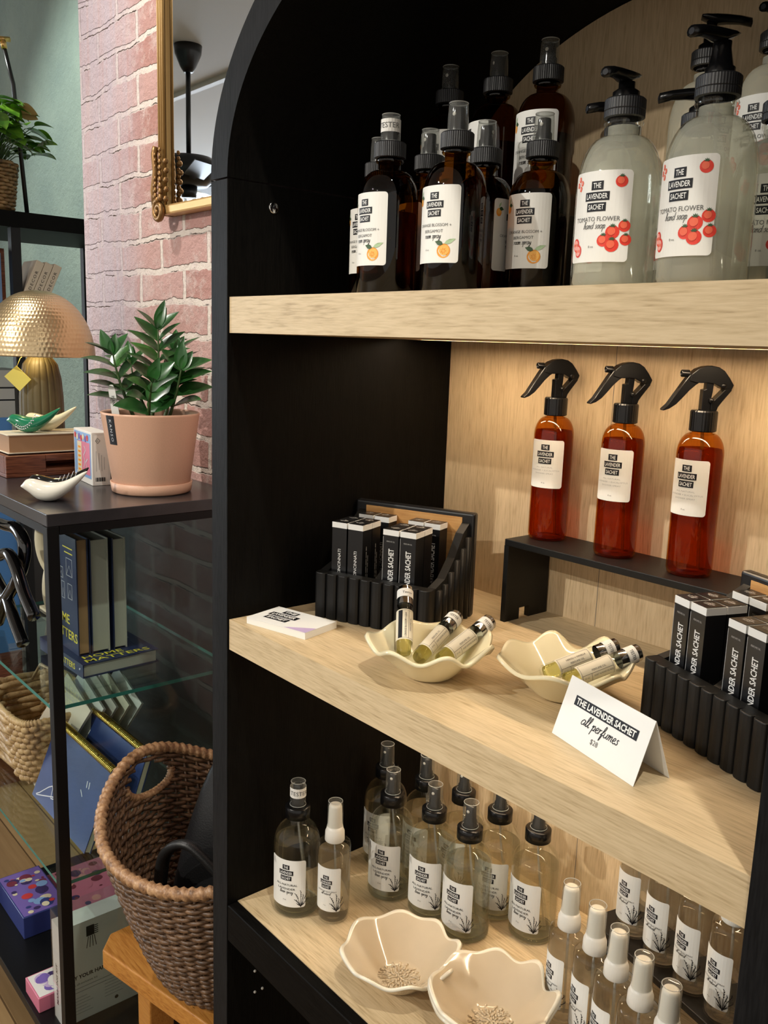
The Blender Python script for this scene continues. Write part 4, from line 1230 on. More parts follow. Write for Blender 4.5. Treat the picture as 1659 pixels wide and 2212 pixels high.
# ------------------------------------------------------------------ perfume tester vials
def vial(label, p0, p1, kind, group, roll=0.0):
    p0 = Vector(p0); p1 = Vector(p1)
    t = thing('perfume_vial', label, 'vial', p0, 0, group)
    d = (p1 - p0).normalized()
    z = d; ref = CAMP - p0
    yv = (ref - z * ref.dot(z)).normalized() * -1        # local -Y looks at the photographer
    yv = Matrix.Rotation(roll, 3, z) @ yv
    xv = yv.cross(z)
    t.matrix_world = Matrix(((xv.x, yv.x, z.x, p0.x), (xv.y, yv.y, z.y, p0.y), (xv.z, yv.z, z.z, p0.z), (0, 0, 0, 1)))
    R = 0.0086
    mb = MB(); mb.lathe([(0, 0.0), (R * 0.8, 0.0), (R, 0.002), (R, 0.057), (R * 0.82, 0.0605), (R * 0.80, 0.066)], 'clear_glass', 36); mb.build('glass', t)
    mb = MB(); mb.lathe([(0, 0.0035), (R - 0.0018, 0.0035), (R - 0.0013, 0.005), (R - 0.0013, 0.049), (0, 0.049)], 'oil', 32); mb.build('oil', t)
    lab = Lab(cyl(R), step=0.0012); w2 = 0.0165; z0, z1 = 0.0155, 0.0515
    lab.rect(-w2, z0, w2, z1, 'paper_warm', 0.0002)
    lab.frame(-0.0098, z0 + 0.0015, 0.0098, z1 - 0.0015, 0.00028, 'ink', 0.0004)
    zc = (z0 + z1) / 2
    if kind == 0:
        lab.rect(-0.0098, z0 + 0.0015, -0.0052, z1 - 0.0015, 'ink', 0.0004)
        lab.text('ORANGE BLOSSOM + LILAC', -0.0018, zc, 0.0021, 'ink', 0.0006, rot=PI / 2, width=0.029)
        lab.text('PERFUME OIL', 0.0035, zc, 0.0016, 'ink_grey', 0.0006, rot=PI / 2, width=0.015)
        lab.rect(0.0012, z0 + 0.0015, 0.0015, z1 - 0.0015, 'ink', 0.0004)
    else:
        lab.text('PERFUME OIL', -0.0012, zc + 0.002, 0.0018, 'ink_grey', 0.0006, rot=PI / 2, width=0.0150)
        lab.rect(0.0012, z0 + 0.0015, 0.0015, z1 - 0.0015, 'ink', 0.0004)
        lab.text('10 mL', 0.0042, z0 + 0.0060, 0.0016, 'ink_grey', 0.0006, rot=PI / 2, width=0.0050)
        lab.rect(0.0015, z0 + 0.0112, 0.0098, z0 + 0.0115, 'ink', 0.0004)
        lab.text('SWEET ALMOND OIL BASE', 0.0042, zc + 0.0055, 0.0016, 'ink_grey', 0.0006, rot=PI / 2, width=0.0205)
        if kind == 2:
            lab.text('NEROLI + VANILLA', -0.0050, zc + 0.002, 0.0018, 'ink', 0.0006, rot=PI / 2, width=0.021)
    lab.mb.build('label', t)
    mb = MB(); mb.lathe([(R * 0.97, 0.060), (R * 0.97, 0.0815), (R * 0.90, 0.0825), (0, 0.0825)], 'chrome', 36); mb.build('cap', t)
    lab = Lab(cyl(R), step=0.0012)
    lab.rect(-PI * R * 0.9, 0.0675, PI * R * 0.9, 0.0775, 'paper', 0.0001)
    lab.text('Tester' if kind == 0 else 'TESTER', -0.0002, 0.0725, 0.0034 if kind else 0.0026, 'ink', 0.0003, rot=0 if kind == 0 else 0.0, width=0.011)
    lab.mb.build('tester_band', t)
    return t
GV = 'perfume tester vials in the ruffled dishes'
zb = MT_ + 0.0003
vial('orange blossom tester vial standing upright in the left ruffled dish', (0.2535, 0.0555, zb + 0.0180), (0.2075, 0.0955, zb + 0.070), 0, GV, 0.35)
vial('perfume tester vial lying in the left ruffled dish, in the middle of its three', (0.2690, 0.0590, zb + 0.0175), (0.2470, 0.1380, zb + 0.047), 1, GV, -0.2)
vial('perfume tester vial lying in the left ruffled dish, right one of its three', (0.2900, 0.0680, zb + 0.0200), (0.2850, 0.1540, zb + 0.050), 1, GV, 0.1)
vial('neroli vanilla tester vial lying in the right ruffled dish, farther from the price card', (0.3710, 0.1300, zb + 0.0190), (0.4040, 0.2050, zb + 0.044), 2, GV, 0.1)
vial('perfume tester vial lying in the right ruffled dish, nearer the price card', (0.4030, 0.1200, zb + 0.0240), (0.4370, 0.1990, zb + 0.050), 1, GV, 0.1)
# ------------------------------------------------------------------ ribbed perfume organisers
def organiser(label, x, y, rot, group):
    t = thing('ribbed_organizer', label, 'organizer', (x, y, MT_ + 0.0003), math.radians(rot), group)
    W_, D_, hf, hbk = 0.154, 0.112, 0.056, 0.130
    n = 10; pit = W_ / n
    poly = []
    for k in range(n):
        for j in range(6):
            a = PI * j / 6
            poly.append((k * pit + pit / 2 - pit / 2 * math.cos(a), -0.0050 * math.sin(a) ** 0.7 if j else 0.0))
    poly += [(W_, 0.0), (W_, 0.011), (0, 0.011)]
    mb = MB(); mb.prism(poly, 0, hf, 'black_matte'); mb.build('front_wall', t, bevel=0.0009, bseg=2)
    for sx_, x0 in ((-1, 0.0), (1, W_ - 0.010)):
        mb = MB()
        Ms = Matrix.Translation((x0, 0, 0)) @ Matrix(((0, 0, 1, 0), (1, 0, 0, 0), (0, 1, 0, 0), (0, 0, 0, 1)))
        mb.prism([(0.011, 0), (D_ - 0.012, 0), (D_ - 0.012, hbk - 0.012), (D_ - 0.03, hbk - 0.022), (0.06, 0.082), (0.035, hf + 0.006), (0.011, hf)], 0, 0.010, 'black_matte', Ms)
        xo = 0.0 if sx_ < 0 else W_
        for k in range(6):
            yy = 0.010 + k * 0.0155
            hk = hf - 0.003 + max(0, yy - 0.02) * 0.72
            mb.tube([(xo, yy + 0.0075, 0.0005), (xo, yy + 0.0075, hk)], 0.0052, 'black_matte', 10)
        mb.build('side_wall', t)
    mb = MB(); mb.box(-0.006, W_ + 0.006, D_ - 0.012, D_, 0, hbk, 'black_satin'); mb.build('back_wall', t, bevel=0.003, bseg=3)
    mb = MB(); mb.box(0.010, W_ - 0.010, D_ - 0.0130, D_ - 0.0122, 0.006, hbk - 0.006, 'bare_wood'); mb.box(0.010, W_ - 0.010, 0.011, D_ - 0.013, 0.0005, 0.006, 'bare_wood'); mb.build('bare_wood_lining', t)
    mb = MB()
    Ms = Matrix.Translation((W_ / 2 - 0.004, 0, 0)) @ Matrix(((0, 0, 1, 0), (1, 0, 0, 0), (0, 1, 0, 0), (0, 0, 0, 1)))
    mb.prism([(0.011, 0.006), (D_ - 0.0132, 0.006), (D_ - 0.0132, 0.088), (0.060, 0.080), (0.011, hf - 0.004)], 0, 0.008, 'black_matte', Ms)
    mb.build('divider', t)
    return t
PB = 0.0204
def perfume_box(label):
    t = thing('perfume_box', label, 'box')
    H = 0.110; h = PB / 2
    mb = MB(); mb.box(-h, h, -h, h, 0, H - 0.0072, 'black_satin'); 
    for x in (-h + 0.0003,):
        mb.box(x - 0.0004, x + 0.0001, -h - 0.00015, -h + 0.0003, 0.001, H - 0.009, 'ink_faint')
    cart = mb.build('carton', t)
    lab = Lab(flatmap((0, -h, 0), (1, 0, 0), (0, 0, 1), (0, -1, 0)))
    lab.text('THE LAVENDER SACHET', 0.001, 0.0530, 0.0072, 'card_white', 0.0002, bold=0.02, rot=PI / 2, width=0.068)
    lab.text('PERFUME OIL', 0, 0.0955, 0.0016, 'ink_faint', 0.0002, width=0.011)
    l2 = Lab(flatmap((h, 0, 0), (0, 1, 0), (0, 0, 1), (1, 0, 0)), lab.mb)
    sprig(l2, 0.0, 0.030, 0.014, 'ink_grey')
    lab.mb.build('print', cart)
    mb = MB(); mb.box(-h - 0.0002, h + 0.0002, -h - 0.0002, h + 0.0002, H - 0.0072, H - 0.0006, 'card_white'); mb.box(-h + 0.0004, h - 0.0004, -h + 0.0004, h - 0.0004, H - 0.0006, H, 'black_satin')
    lab = Lab(flatmap((0, 0, H), (1, 0, 0), (0, 1, 0), (0, 0, 1)), mb)
    for k, s_ in enumerate(('THE', 'LAVENDER', 'SACHET')):
        lab.text(s_, 0, 0.0035 - k * 0.0028, 0.0017, 'card_white', 0.0002)
    mb.build('lid', t)
    return t
def perfume_box_side(label):
    """the same carton turned so that its ingredients side shows"""
    t = thing('perfume_box', label, 'box')
    H = 0.110; h = PB / 2
    mb = MB(); mb.box(-h, h, -h, h, 0, H - 0.0072, 'black_satin'); cart = mb.build('carton', t)
    lab = Lab(flatmap((0, -h, 0), (1, 0, 0), (0, 0, 1), (0, -1, 0)))
    lab.text('IN CINCINNATI', 0.0005, 0.058, 0.0040, 'card_white', 0.0002, rot=PI / 2, width=0.038)
    l2 = Lab(flatmap((h, 0, 0), (0, 1, 0), (0, 0, 1), (1, 0, 0)), lab.mb)
    rn_ = random.Random(2)
    for k in range(2):
        w = 0.020
        while w < 0.080 - 0.012 * k:
            d = rn_.uniform(0.003, 0.009)
            l2.rect(-0.0022 + k * 0.0035, w, -0.0010 + k * 0.0035, w + d, 'ink_faint', 0.0002); w += d + 0.0016
    lab.mb.build('print', cart)
    mb = MB(); mb.box(-h - 0.0002, h + 0.0002, -h - 0.0002, h + 0.0002, H - 0.0072, H - 0.0006, 'card_white'); mb.box(-h + 0.0004, h - 0.0004, -h + 0.0004, h - 0.0004, H - 0.0006, H, 'black_satin')
    lab = Lab(flatmap((0, 0, H), (1, 0, 0), (0, 1, 0), (0, 0, 1)), mb)
    for k, s_ in enumerate(('THE', 'LAVENDER', 'SACHET')):
        lab.text(s_, 0, 0.0035 - k * 0.0028, 0.0017, 'card_white', 0.0002)
    mb.build('lid', t)
    return t
GO = 'black ribbed perfume organizers'
organiser('black ribbed perfume organizer in the left corner, behind the dish with three vials', 0.046, 0.096, 20.9, GO)
organiser('black ribbed perfume organizer at the right edge, behind the folded price card', 0.4575, 0.1705, -21.0, GO)
us = (0.0225, 0.0448, 0.0925, 0.1150)
vrow = (0.0250, 0.0465, 0.0880)
rown = ('front', 'second', 'back')
coln = ('outer left', 'inner left', 'inner right', 'outer right')
GP = ('black perfume boxes in the left organizer', 'black perfume boxes in the right organizer')
bx_front = perfume_box('black perfume box with white rimmed lid, front row, inner right, in the left corner organizer')
bx_side = perfume_box_side('black perfume box with white rimmed lid, front row, outer left, in the left corner organizer')
used = set()
for oi, (ox, oy, ang) in enumerate(((0.046, 0.096, 20.9), (0.4575, 0.1705, -21.0))):
    ca, sa = math.cos(math.radians(ang)), math.sin(math.radians(ang))
    for ri, v in enumerate(vrow):
        for ci, u in enumerate(us):
            side = oi == 0 and ci < 2
            src = bx_side if side else bx_front
            loc = (ox + u * ca - v * sa, oy + u * sa + v * ca, MT_ + 0.0066)
            lb = 'black perfume box in the %s row, %s place, in the %s' % (rown[ri], coln[ci], ('left organizer', 'right organizer')[oi])
            jit = math.radians(((ri * 3 + ci * 5) % 5 - 2) * 0.8)
            rz = math.radians(ang) + jit
            if src.name not in used:
                used.add(src.name)
                src.location = loc; src.rotation_euler = (0, 0, rz); src['label'] = lb; src['group'] = GP[oi]
            else:
                dup(src, lb, loc, rz, GP[oi])
# ------------------------------------------------------------------ cards
t = thing('business_card_stack', 'small stack of white cards with three black name strips by the shelf edge', 'cards', (0.0625, 0.0495, MT_), math.radians(14))
mb = MB(); mb.box(-0.045, 0.045, -0.0280, 0.0280, 0.0002, 0.0075, 'paper'); mb.build('lower_cards', t)
mb = MB(); mb.box(-0.0452, 0.0448, -0.0282, 0.0278, 0.0077, 0.0082, 'card_white')
lab = Lab(flatmap((0, 0, 0.0082), (1, 0, 0), (0, 1, 0), (0, 0, 1)), mb)
for k, (s_, w_) in enumerate((('THE', 0.021), ('LAVENDER', 0.042), ('SACHET', 0.034))):
    yy = 0.0150 - k * 0.0125
    uu = -0.014
    lab.rect(uu - w_ / 2, yy - 0.0052, uu + w_ / 2, yy + 0.0052, 'ink', 0.0002)
    lab.text(s_, uu, yy, 0.0062, 'card_white', 0.0004, bold=0.03, width=w_ * 0.84)
lab.poly([(0.0446, -0.0275), (0.0446, -0.008), (0.012, -0.0275)], [(0, 1, 2)], 'lavender_print', 0.0002)
mb.build('top_card', t)
br_, bl_ = Vector((0.5353, 0.0426, 0)), Vector((0.4349, 0.0684, 0))
u_ = (br_ - bl_).normalized()
t = thing('tent_card', 'folded white price card reading all perfumes, standing at the shelf front', 'sign', (bl_.x, bl_.y, MT_ + 0.0002), math.atan2(u_.y, u_.x))
w_ = (br_ - bl_).length; hf = 0.0505
for nm, y0, y1 in (('front_leaf', 0.0, 0.0175), ('back_leaf', 0.037, 0.0180)):
    mb = MB(); s_ = 1 if y1 > y0 else -1
    mb.add([(0, y0, 0), (w_, y0, 0), (w_, y1, hf), (0, y1, hf), (0, y0 + s_ * 0.0005, 0), (w_, y0 + s_ * 0.0005, 0), (w_, y1 + s_ * 0.0003, hf), (0, y1 + s_ * 0.0003, hf)],
           [(0, 1, 2, 3), (7, 6, 5, 4), (0, 4, 5, 1), (1, 5, 6, 2), (2, 6, 7, 3), (3, 7, 4, 0)], 'card_white')
    if nm == 'front_leaf':
        e2 = Vector((0, 0.0175, hf)).normalized()
        lab = Lab(flatmap((w_ / 2, 0, 0), (1, 0, 0), e2, (0, -e2.z, e2.y)), mb)
        lab.rect(-0.038, 0.0320, 0.040, 0.0405, 'ink', 0.0002)
        lab.text('THE LAVENDER SACHET', 0.001, 0.03625, 0.0058, 'card_white', 0.0004, bold=0.03, width=0.073)
        lab.script('all perfumes', 0.0, 0.0225, 0.0046, 'ink', 0.0003, wd_=0.00075, slant=0.3, sx=1.05)
        lab.text('$28', -0.001, 0.0120, 0.0050, 'ink_grey', 0.0003)
    mb.build(nm, t)
# ------------------------------------------------------------------ glass display case left of the cabinet
RX0, RX1, RY0, RY1, RZT = -1.22, -0.550, -0.0147, 0.372, 1.1943
case = thing('display_case', 'black metal display case with glass shelves, left of the arched cabinet', 'display case')
mb = MB(); mb.box(RX0, RX1, RY0, RY1, RZT - 0.021, RZT, 'rack_top'); mb.build('top_board', case, bevel=0.0012)
for (x, y) in ((RX0, RY0), (RX1 - 0.02, RY0), (RX0, RY1 - 0.02), (RX1 - 0.02, RY1 - 0.02)):
    mb = MB(); mb.box(x, x + 0.02, y, y + 0.02, 0.0, RZT - 0.0215, 'black_metal'); mb.build('post', case, bevel=0.0008, bseg=1)
mb = MB()
mb.box(RX0 + 0.021, RX1 - 0.021, RY0 + 0.001, RY0 + 0.018, RZT - 0.036, RZT - 0.0215, 'black_metal')
mb.box(RX1 - 0.019, RX1 - 0.001, RY0 + 0.021, RY1 - 0.021, RZT - 0.036, RZT - 0.0215, 'black_metal')
mb.box(RX0 + 0.001, RX0 + 0.019, RY0 + 0.021, RY1 - 0.021, RZT - 0.036, RZT - 0.0215, 'black_metal')
mb.build('top_rail', case)
mb = MB(); mb.box(RX0 + 0.001, RX1 - 0.001, RY0 + 0.001, RY1 - 0.001, 0.125, 0.147, 'black_metal'); mb.build('base_board', case, bevel=0.001)
mb = MB(); mb.box(RX0 + 0.021, RX1 - 0.021, RY1 - 0.008, RY1 - 0.002, 0.148, RZT - 0.037, 'dark_panel'); mb.build('back_panel', case)
mb = MB(); mb.box(RX1 - 0.013, RX1 - 0.009, RY0 + 0.0205, RY1 - 0.0205, 0.148, RZT - 0.037, 'pane'); mb.build('side_pane', case)
for z in (0.8535, 0.5185):
    mb = MB()
    x0, x1, y0, y1 = RX0 + 0.022, RX1 - 0.014, RY0 + 0.004, 0.345
    mb.add([(x0, y0, z - 0.007), (x1, y0, z - 0.007), (x1, y1, z - 0.007), (x0, y1, z - 0.007), (x0, y0, z), (x1, y0, z), (x1, y1, z), (x0, y1, z)], [(3, 2, 1, 0), (4, 5, 6, 7)], 'pane')
    mb.add([(x0, y0, z - 0.007), (x1, y0, z - 0.007), (x1, y1, z - 0.007), (x0, y1, z - 0.007), (x0, y0, z), (x1, y0, z), (x1, y1, z), (x0, y1, z)], [(0, 1, 5, 4), (1, 2, 6, 5), (2, 3, 7, 6), (3, 0, 4, 7)], 'glass_edge')
    mb.build('glass_shelf', case)
# ---- on top: lamp
t = thing('table_lamp', 'brass dome table lamp with ribbed base and yellow tag, on the display case', 'lamp', (-1.142, 0.192, RZT))
mb = MB()
mb.lathe([(0, 0), (0.046, 0), (0.0475, 0.006), (0.048, 0.10), (0.047, 0.15), (0.044, 0.19), (0.037, 0.222), (0.025, 0.238), (0.0, 0.242)], 'lamp_stone', 144, None, lambda a, z: 1 - 0.05 * (abs(math.sin(9 * a)) < 0.22) - 0.02 * (1 - abs(math.sin(9 * a))))
mb.build('lamp_base', t)
mb = MB(); mb.tube([(0, 0, 0.235), (0, 0, 0.375)], 0.005, 'gold', 10); mb.build('lamp_stem', t)
R_, Hd = 0.118, 0.142; zb0 = 0.240
NZ, NA = 84, 288
vs = []; fs = []
for i in range(NZ + 1):
    ph = PI / 2 * i / NZ
    for j in range(NA):
        a = 2 * PI * j / NA
        row = i / 4.0; fr = abs((row % 1) - 0.5) * 2
        cell = (a * 40 / PI + (int(row) % 2) * 0.5) % 1
        dent = -0.0013 * max(0, 1 - ((cell - 0.5) * 2.2) ** 2) * max(0, 1 - fr * fr) * min(1, (1 - i / NZ) * 3)
        r = (R_ + dent) * math.cos(ph) ** 0.92
        vs.append((r * math.cos(a), r * math.sin(a), zb0 + (Hd + dent) * math.sin(ph)))
for i in range(NZ):
    for j in range(NA):
        k = (j + 1) % NA
        fs.append((i * NA + j, i * NA + k, (i + 1) * NA + k, (i + 1) * NA + j))
mb = MB(); mb.add(vs, fs, 'hammered_brass', True)
o = mb.build('lamp_shade', t); md = o.modifiers.new('thickness', 'SOLIDIFY'); md.thickness = 0.0016; md.offset = -1
mb = MB()
cx_, cy_ = 0.030, -0.046
uu = Vector((0.644, 0.764, 0)); wv_ = Vector((0, 0, 1)); oo = Vector((0.022, -0.058, 0.192))
pl = [oo + uu * a + wv_ * b_ for a, b_ in ((-0.028, 0.003), (0.004, -0.028), (0.030, -0.002), (-0.001, 0.027))]
nn = Vector((0.76, -0.64, 0)) * 0.0008
mb.add([p for p in pl] + [p + nn for p in pl], [(0, 1, 2, 3), (7, 6, 5, 4), (0, 4, 5, 1), (1, 5, 6, 2), (2, 6, 7, 3), (3, 7, 4, 0)], 'yellow_tag')
mb.tube([pl[3] - wv_ * 0.004, pl[3] + Vector((-0.004, 0.01, 0.016)), pl[3] + Vector((-0.01, 0.028, 0.028))], 0.0007, 'yellow_tag', 5)
mb.build('price_tag', t)
# glow of the lamp's bulb under the dome
ld = bpy.data.lights.new('lamp_bulb', 'POINT'); ld.energy = 0.55; ld.color = (1.0, 0.75, 0.35); ld.shadow_soft_size = 0.02
lo = bpy.data.objects.new('lamp_bulb', ld); C.objects.link(lo); lo.location = (0.040, -0.035, 0.262); lo.parent = t
# ---- tray, book, birds, game box, plant
t = thing('wooden_tray', 'dark reddish wooden tray with slot handle, under the cream book', 'tray', (0, 0, RZT + 0.0002))
mb = MB()
x1, x0, y0, y1 = -0.953, -1.078, 0.050, 0.285
Mt = Matrix.Translation((x1 - 0.012, 0, 0)) @ My
def slot(cy0, cy1, cz, r, n=8):
    p = []
    for i in range(n + 1):
        a = -PI / 2 + PI * i / n; p.append((cy1 + r * math.cos(a), cz + r * math.sin(a)))
    for i in range(n + 1):
        a = PI / 2 + PI * i / n; p.append((cy0 + r * math.cos(a), cz + r * math.sin(a)))
    return p
sl = slot(0.138, 0.196, 0.0225, 0.0075)
mb.box(x0, x1 - 0.0, y0, y1, 0, 0.008, 'tray_wood')
mb.box(x1 - 0.012, x1, y0, 0.1300, 0.008, 0.044, 'tray_wood'); mb.box(x1 - 0.012, x1, 0.204, y1, 0.008, 0.044, 'tray_wood')
mb.box(x1 - 0.012, x1, 0.1300, 0.204, 0.008, 0.0150, 'tray_wood'); mb.box(x1 - 0.012, x1, 0.1300, 0.204, 0.030, 0.044, 'tray_wood')
mb.box(x0, x0 + 0.012, y0, y1, 0.008, 0.044, 'tray_wood'); mb.box(x0 + 0.012, x1 - 0.012, y0, y0 + 0.012, 0.008, 0.044, 'tray_wood'); mb.box(x0 + 0.012, x1 - 0.012, y1 - 0.012, y1, 0.008, 0.044, 'tray_wood')
mb.build('tray_body', t, bevel=0.0012)
t = thing('closed_book', 'thick book with cream cover lying on the wooden tray', 'book', (-1.030, 0.160, RZT + 0.0446))
mb = MB(); mb.box(-0.044, 0.047, -0.095, 0.105, 0.0, 0.0022, 'paper_warm'); mb.box(-0.044, 0.047, -0.095, 0.105, 0.0370, 0.0395, 'paper_warm'); mb.box(-0.044, -0.041, -0.095, 0.105, 0.0022, 0.037, 'paper_warm'); mb.build('cover', t, bevel=0.0008)
mb = MB(); mb.box(-0.041, 0.042, -0.091, 0.101, 0.0023, 0.0369, 'kraft'); mb.build('page_block', t)
def bird(label, x, y, z, rot, s, mat, deco, group):
    t = thing('bird_figurine', label, 'figurine', (x, y, z), rot, group)
    secs = [(-0.056, 0.0250, 0.0008, 0.0010), (-0.050, 0.0268, 0.0050, 0.0052), (-0.045, 0.0285, 0.0105, 0.0110), (-0.036, 0.0265, 0.0145, 0.0140), (-0.024, 0.0200, 0.0190, 0.0190), (-0.008, 0.0165, 0.0215, 0.0175), (0.008, 0.0175, 0.0205, 0.0170), (0.024, 0.0245, 0.0155, 0.0130), (0.042, 0.0370, 0.0095, 0.0095), (0.058, 0.0500, 0.0040, 0.0050), (0.066, 0.0565, 0.0010, 0.0014)]
    vs = []; fs = []; n = 18
    for (xx, zc, hy, hz) in secs:
        for k in range(n):
            a = 2 * PI * k / n
            zz = zc + hz * math.sin(a)
            vs.append((xx * s, hy * math.cos(a) * s, max(0.0, zz * s)))
    for i in range(len(secs) - 1):
        for k in range(n):
            j = (k + 1) % n
            fs.append((i * n + k, i * n + j, (i + 1) * n + j, (i + 1) * n + k))
    fs.append(tuple(range(n))[::-1]); fs.append(tuple((len(secs) - 1) * n + k for k in range(n)))
    mb = MB(); mb.add(vs, fs, mat, True); mb.build('bird_body', t, subsurf=1)
    if deco:
        mb = MB()
        if deco == 'fern':
            for k in range(11):
                xx = -0.026 + k * 0.0042; zz = 0.0115 + 0.000055 * (k - 3) ** 2 * 10
                for sg in (-1, 1):
                    mb.sphere((xx * s, -0.0215 * s * (1 - 0.022 * abs(k - 5)), (zz + sg * 0.0026) * s), 0.0023 * s, 'white_print', 8, 5, (1.0, 0.5, 0.55), Matrix.Rotation(-0.7 * sg, 4, 'Y'))
        else:
            for k in range(9):
                xx = -0.026 + k * 0.0085
                zz = 0.0285 + max(0, k - 3) * 0.0036
                mb.tube([((xx) * s, -0.0135 * s, (zz - 0.008) * s), ((xx + 0.004) * s, -0.010 * s, (zz + 0.003) * s), ((xx + 0.002) * s, 0.0, (zz + 0.0055) * s)], 0.0006, 'white_print', 5)
        mb.build('painted_leaves' if deco == 'fern' else 'painted_feathers', t)
    return t
GBd = 'bird figurines on the display case'
rb = math.radians(49)
bird('plain white ceramic bird figurine on the dark case top, front left', -0.664, 0.036, RZT + 0.0002, rb, 0.98, 'white_ceramic', None, GBd)
bird('black ceramic bird figurine with white feather lines, behind the white bird', -0.716, 0.062, RZT + 0.0002, rb, 0.95, 'black_gloss', 'feather', GBd)
bird('green ceramic bird figurine with white leaf sprig, on the cream book', -1.012, 0.124, RZT + 0.0446 + 0.0397, rb, 0.95, 'green_glaze', 'fern', GBd)
bird('cream ceramic bird figurine behind the green bird on the cream book', -1.033, 0.166, RZT + 0.0446 + 0.0397, rb, 0.95, 'cream_glaze', None, GBd)
t = thing('card_game_box', 'small white game box with bright picture side, standing left of the potted plant', 'box', (-0.7865, 0.160, RZT + 0.0002), math.radians(-5))
mb = MB(); mb.box(-0.115, 0, 0.0, 0.036, 0, 0.104, 'paper'); mb.build('carton', t, bevel=0.0006, bseg=1)
lab = Lab(flatmap((-0.115, 0, 0), (1, 0, 0), (0, 0, 1), (0, -1, 0)))
lab.rect(0.004, 0.012, 0.110, 0.100, 'art_sky', 0.0003); lab.rect(0.030, 0.018, 0.104, 0.082, 'art_pink', 0.0005); lab.rect(0.024, 0.016, 0.052, 0.080, 'art_cream', 0.0007)
for k in range(7):
    lab.disc(0.012 + k * 0.013, 0.091 - 0.003 * (k % 2), 0.006, ('art_red', 'art_cream', 'art_purple')[k % 3], 0.0009)
lab.stroke([(0.066, 0.03), (0.072, 0.045), (0.066, 0.055), (0.078, 0.066), (0.070, 0.074)], 0.003, 'white_print', 0.0009); lab.stroke([(0.085, 0.03), (0.078, 0.042), (0.09, 0.05)], 0.003, 'white_print', 0.0009)
for k in range(6):
    lab.rect(0.030, 0.022 + k * 0.009, 0.046, 0.026 + k * 0.009, 'orange_print', 0.0009)
lab.mb.build('front_picture', t)
lab = Lab(flatmap((0, 0, 0), (0, 1, 0), (0, 0, 1), (1, 0, 0)))
lab.frame(0.003, 0.003, 0.033, 0.100, 0.0004, 'ink_faint', 0.0003)
lab.stroke([(0.0075, 0.088), (0.012, 0.0935), (0.0165, 0.088), (0.012, 0.0825), (0.0075, 0.088)], 0.0009, 'ink', 0.0004); lab.text('C', 0.012, 0.088, 0.0042, 'ink', 0.0004)
for k in range(4):
    lab.rect(0.0080 + k * 0.0052, 0.028 + 0.003 * (k % 2), 0.0090 + k * 0.0052, 0.068 - 0.004 * k, 'ink_faint', 0.0004)
for k in range(12):
    lab.rect(0.006 + k * 0.0016, 0.008, 0.0067 + k * 0.0016 + 0.0004 * (k % 3), 0.016, 'ink', 0.0004)
lab.mb.build('side_print', t)
# potted plant
pl_ = thing('potted_plant', 'glossy dark green plant in a pale pink pot and saucer, on the display case', 'plant', (-0.6835, 0.2346, RZT + 0.0002))
mb = MB(); mb.lathe([(0, 0.0), (0.070, 0.0), (0.074, 0.003), (0.0765, 0.020), (0.0745, 0.021), (0.071, 0.006), (0, 0.006)], 'pot_pink', 64); mb.build('saucer', pl_)
mb = MB(); mb.lathe([(0, 0.0065), (0.0685, 0.0065), (0.0715, 0.012), (0.0905, 0.147), (0.0915, 0.150), (0.0895, 0.1515), (0.0860, 0.148), (0.0835, 0.130)], 'pot_pink', 72); mb.build('pot', pl_)
mb = MB(); mb.lathe([(0, 0.128), (0.0835, 0.130)], 'soil', 40); mb.build('soil', pl_)
lab = Lab(lambda u, w, off: ((0.0905 - (0.150 - w) * 0.1411 + off) * math.cos(u / 0.086 + LZ), (0.0905 - (0.150 - w) * 0.1411 + off) * math.sin(u / 0.086 + LZ), w), step=0.004)
LZ = math.radians(-79)
lab.rect(-0.0115, 0.094, 0.0115, 0.150, 'ink', 0.0005)
lab.text('KANSO', 0.0, 0.120, 0.0066, 'white_print', 0.0008, rot=-PI / 2, spacing=1.35, width=0.040)
lab.mb.build('pot_sticker', pl_)
mb = MB(); Ms = Matrix.Translation((-0.012, -0.062, 0.135)) @ Matrix.Rotation(math.radians(49.5), 4, 'Z') @ Matrix.Rotation(-0.14, 4, 'Y')
mb.prism([(-0.007, 0), (0.007, 0), (0.0062, 0.058), (0.0035, 0.066), (0, 0.067), (-0.0035, 0.066), (-0.0062, 0.058)], -0.0008, 0.0008, 'paper', Ms @ Matrix.Rotation(PI / 2, 4, 'X'))
lab = Lab(lambda u, w, off: Ms @ Vector((u, -0.0008 - off, w)), mb)
lab.text('PLANT', 0, 0.036, 0.0055, 'ink', 0.0003, rot=-PI / 2, width=0.020)
mb.build('plant_stake', pl_)
rnd = random.Random(11)
def leaf_mesh(mb, p, d, up, ln, wd_, mat, fold=0.25, droop=0.15):
    d = d.normalized(); side = d.cross(up).normalized(); nrm = side.cross(d).normalized()
    n = 9; vs = []; fs = []
    for i in range(n + 1):
        t_ = i / n
        w_ = wd_ * (math.sin(PI * t_ ** 0.80) ** 0.85) * 0.5 if 0 < t_ < 1 else 0.0004
        c = p + d * (ln * t_) - nrm * (droop * ln * t_ * t_)
        vs += [c + side * w_ + nrm * (w_ * fold * 2), c, c - side * w_ + nrm * (w_ * fold * 2)]
    for i in range(n):
        a = i * 3
        fs += [(a, a + 1, a + 4, a + 3), (a + 1, a + 2, a + 5, a + 4)]
    mb.add(vs, fs, mat, True)
fol = MB(); stm = MB()
SR = Vector((0.644, 0.764, 0)); UP = Vector((0, 0, 1)); FR = Vector((0.76, -0.64, 0))   # sideways, up, towards the shop
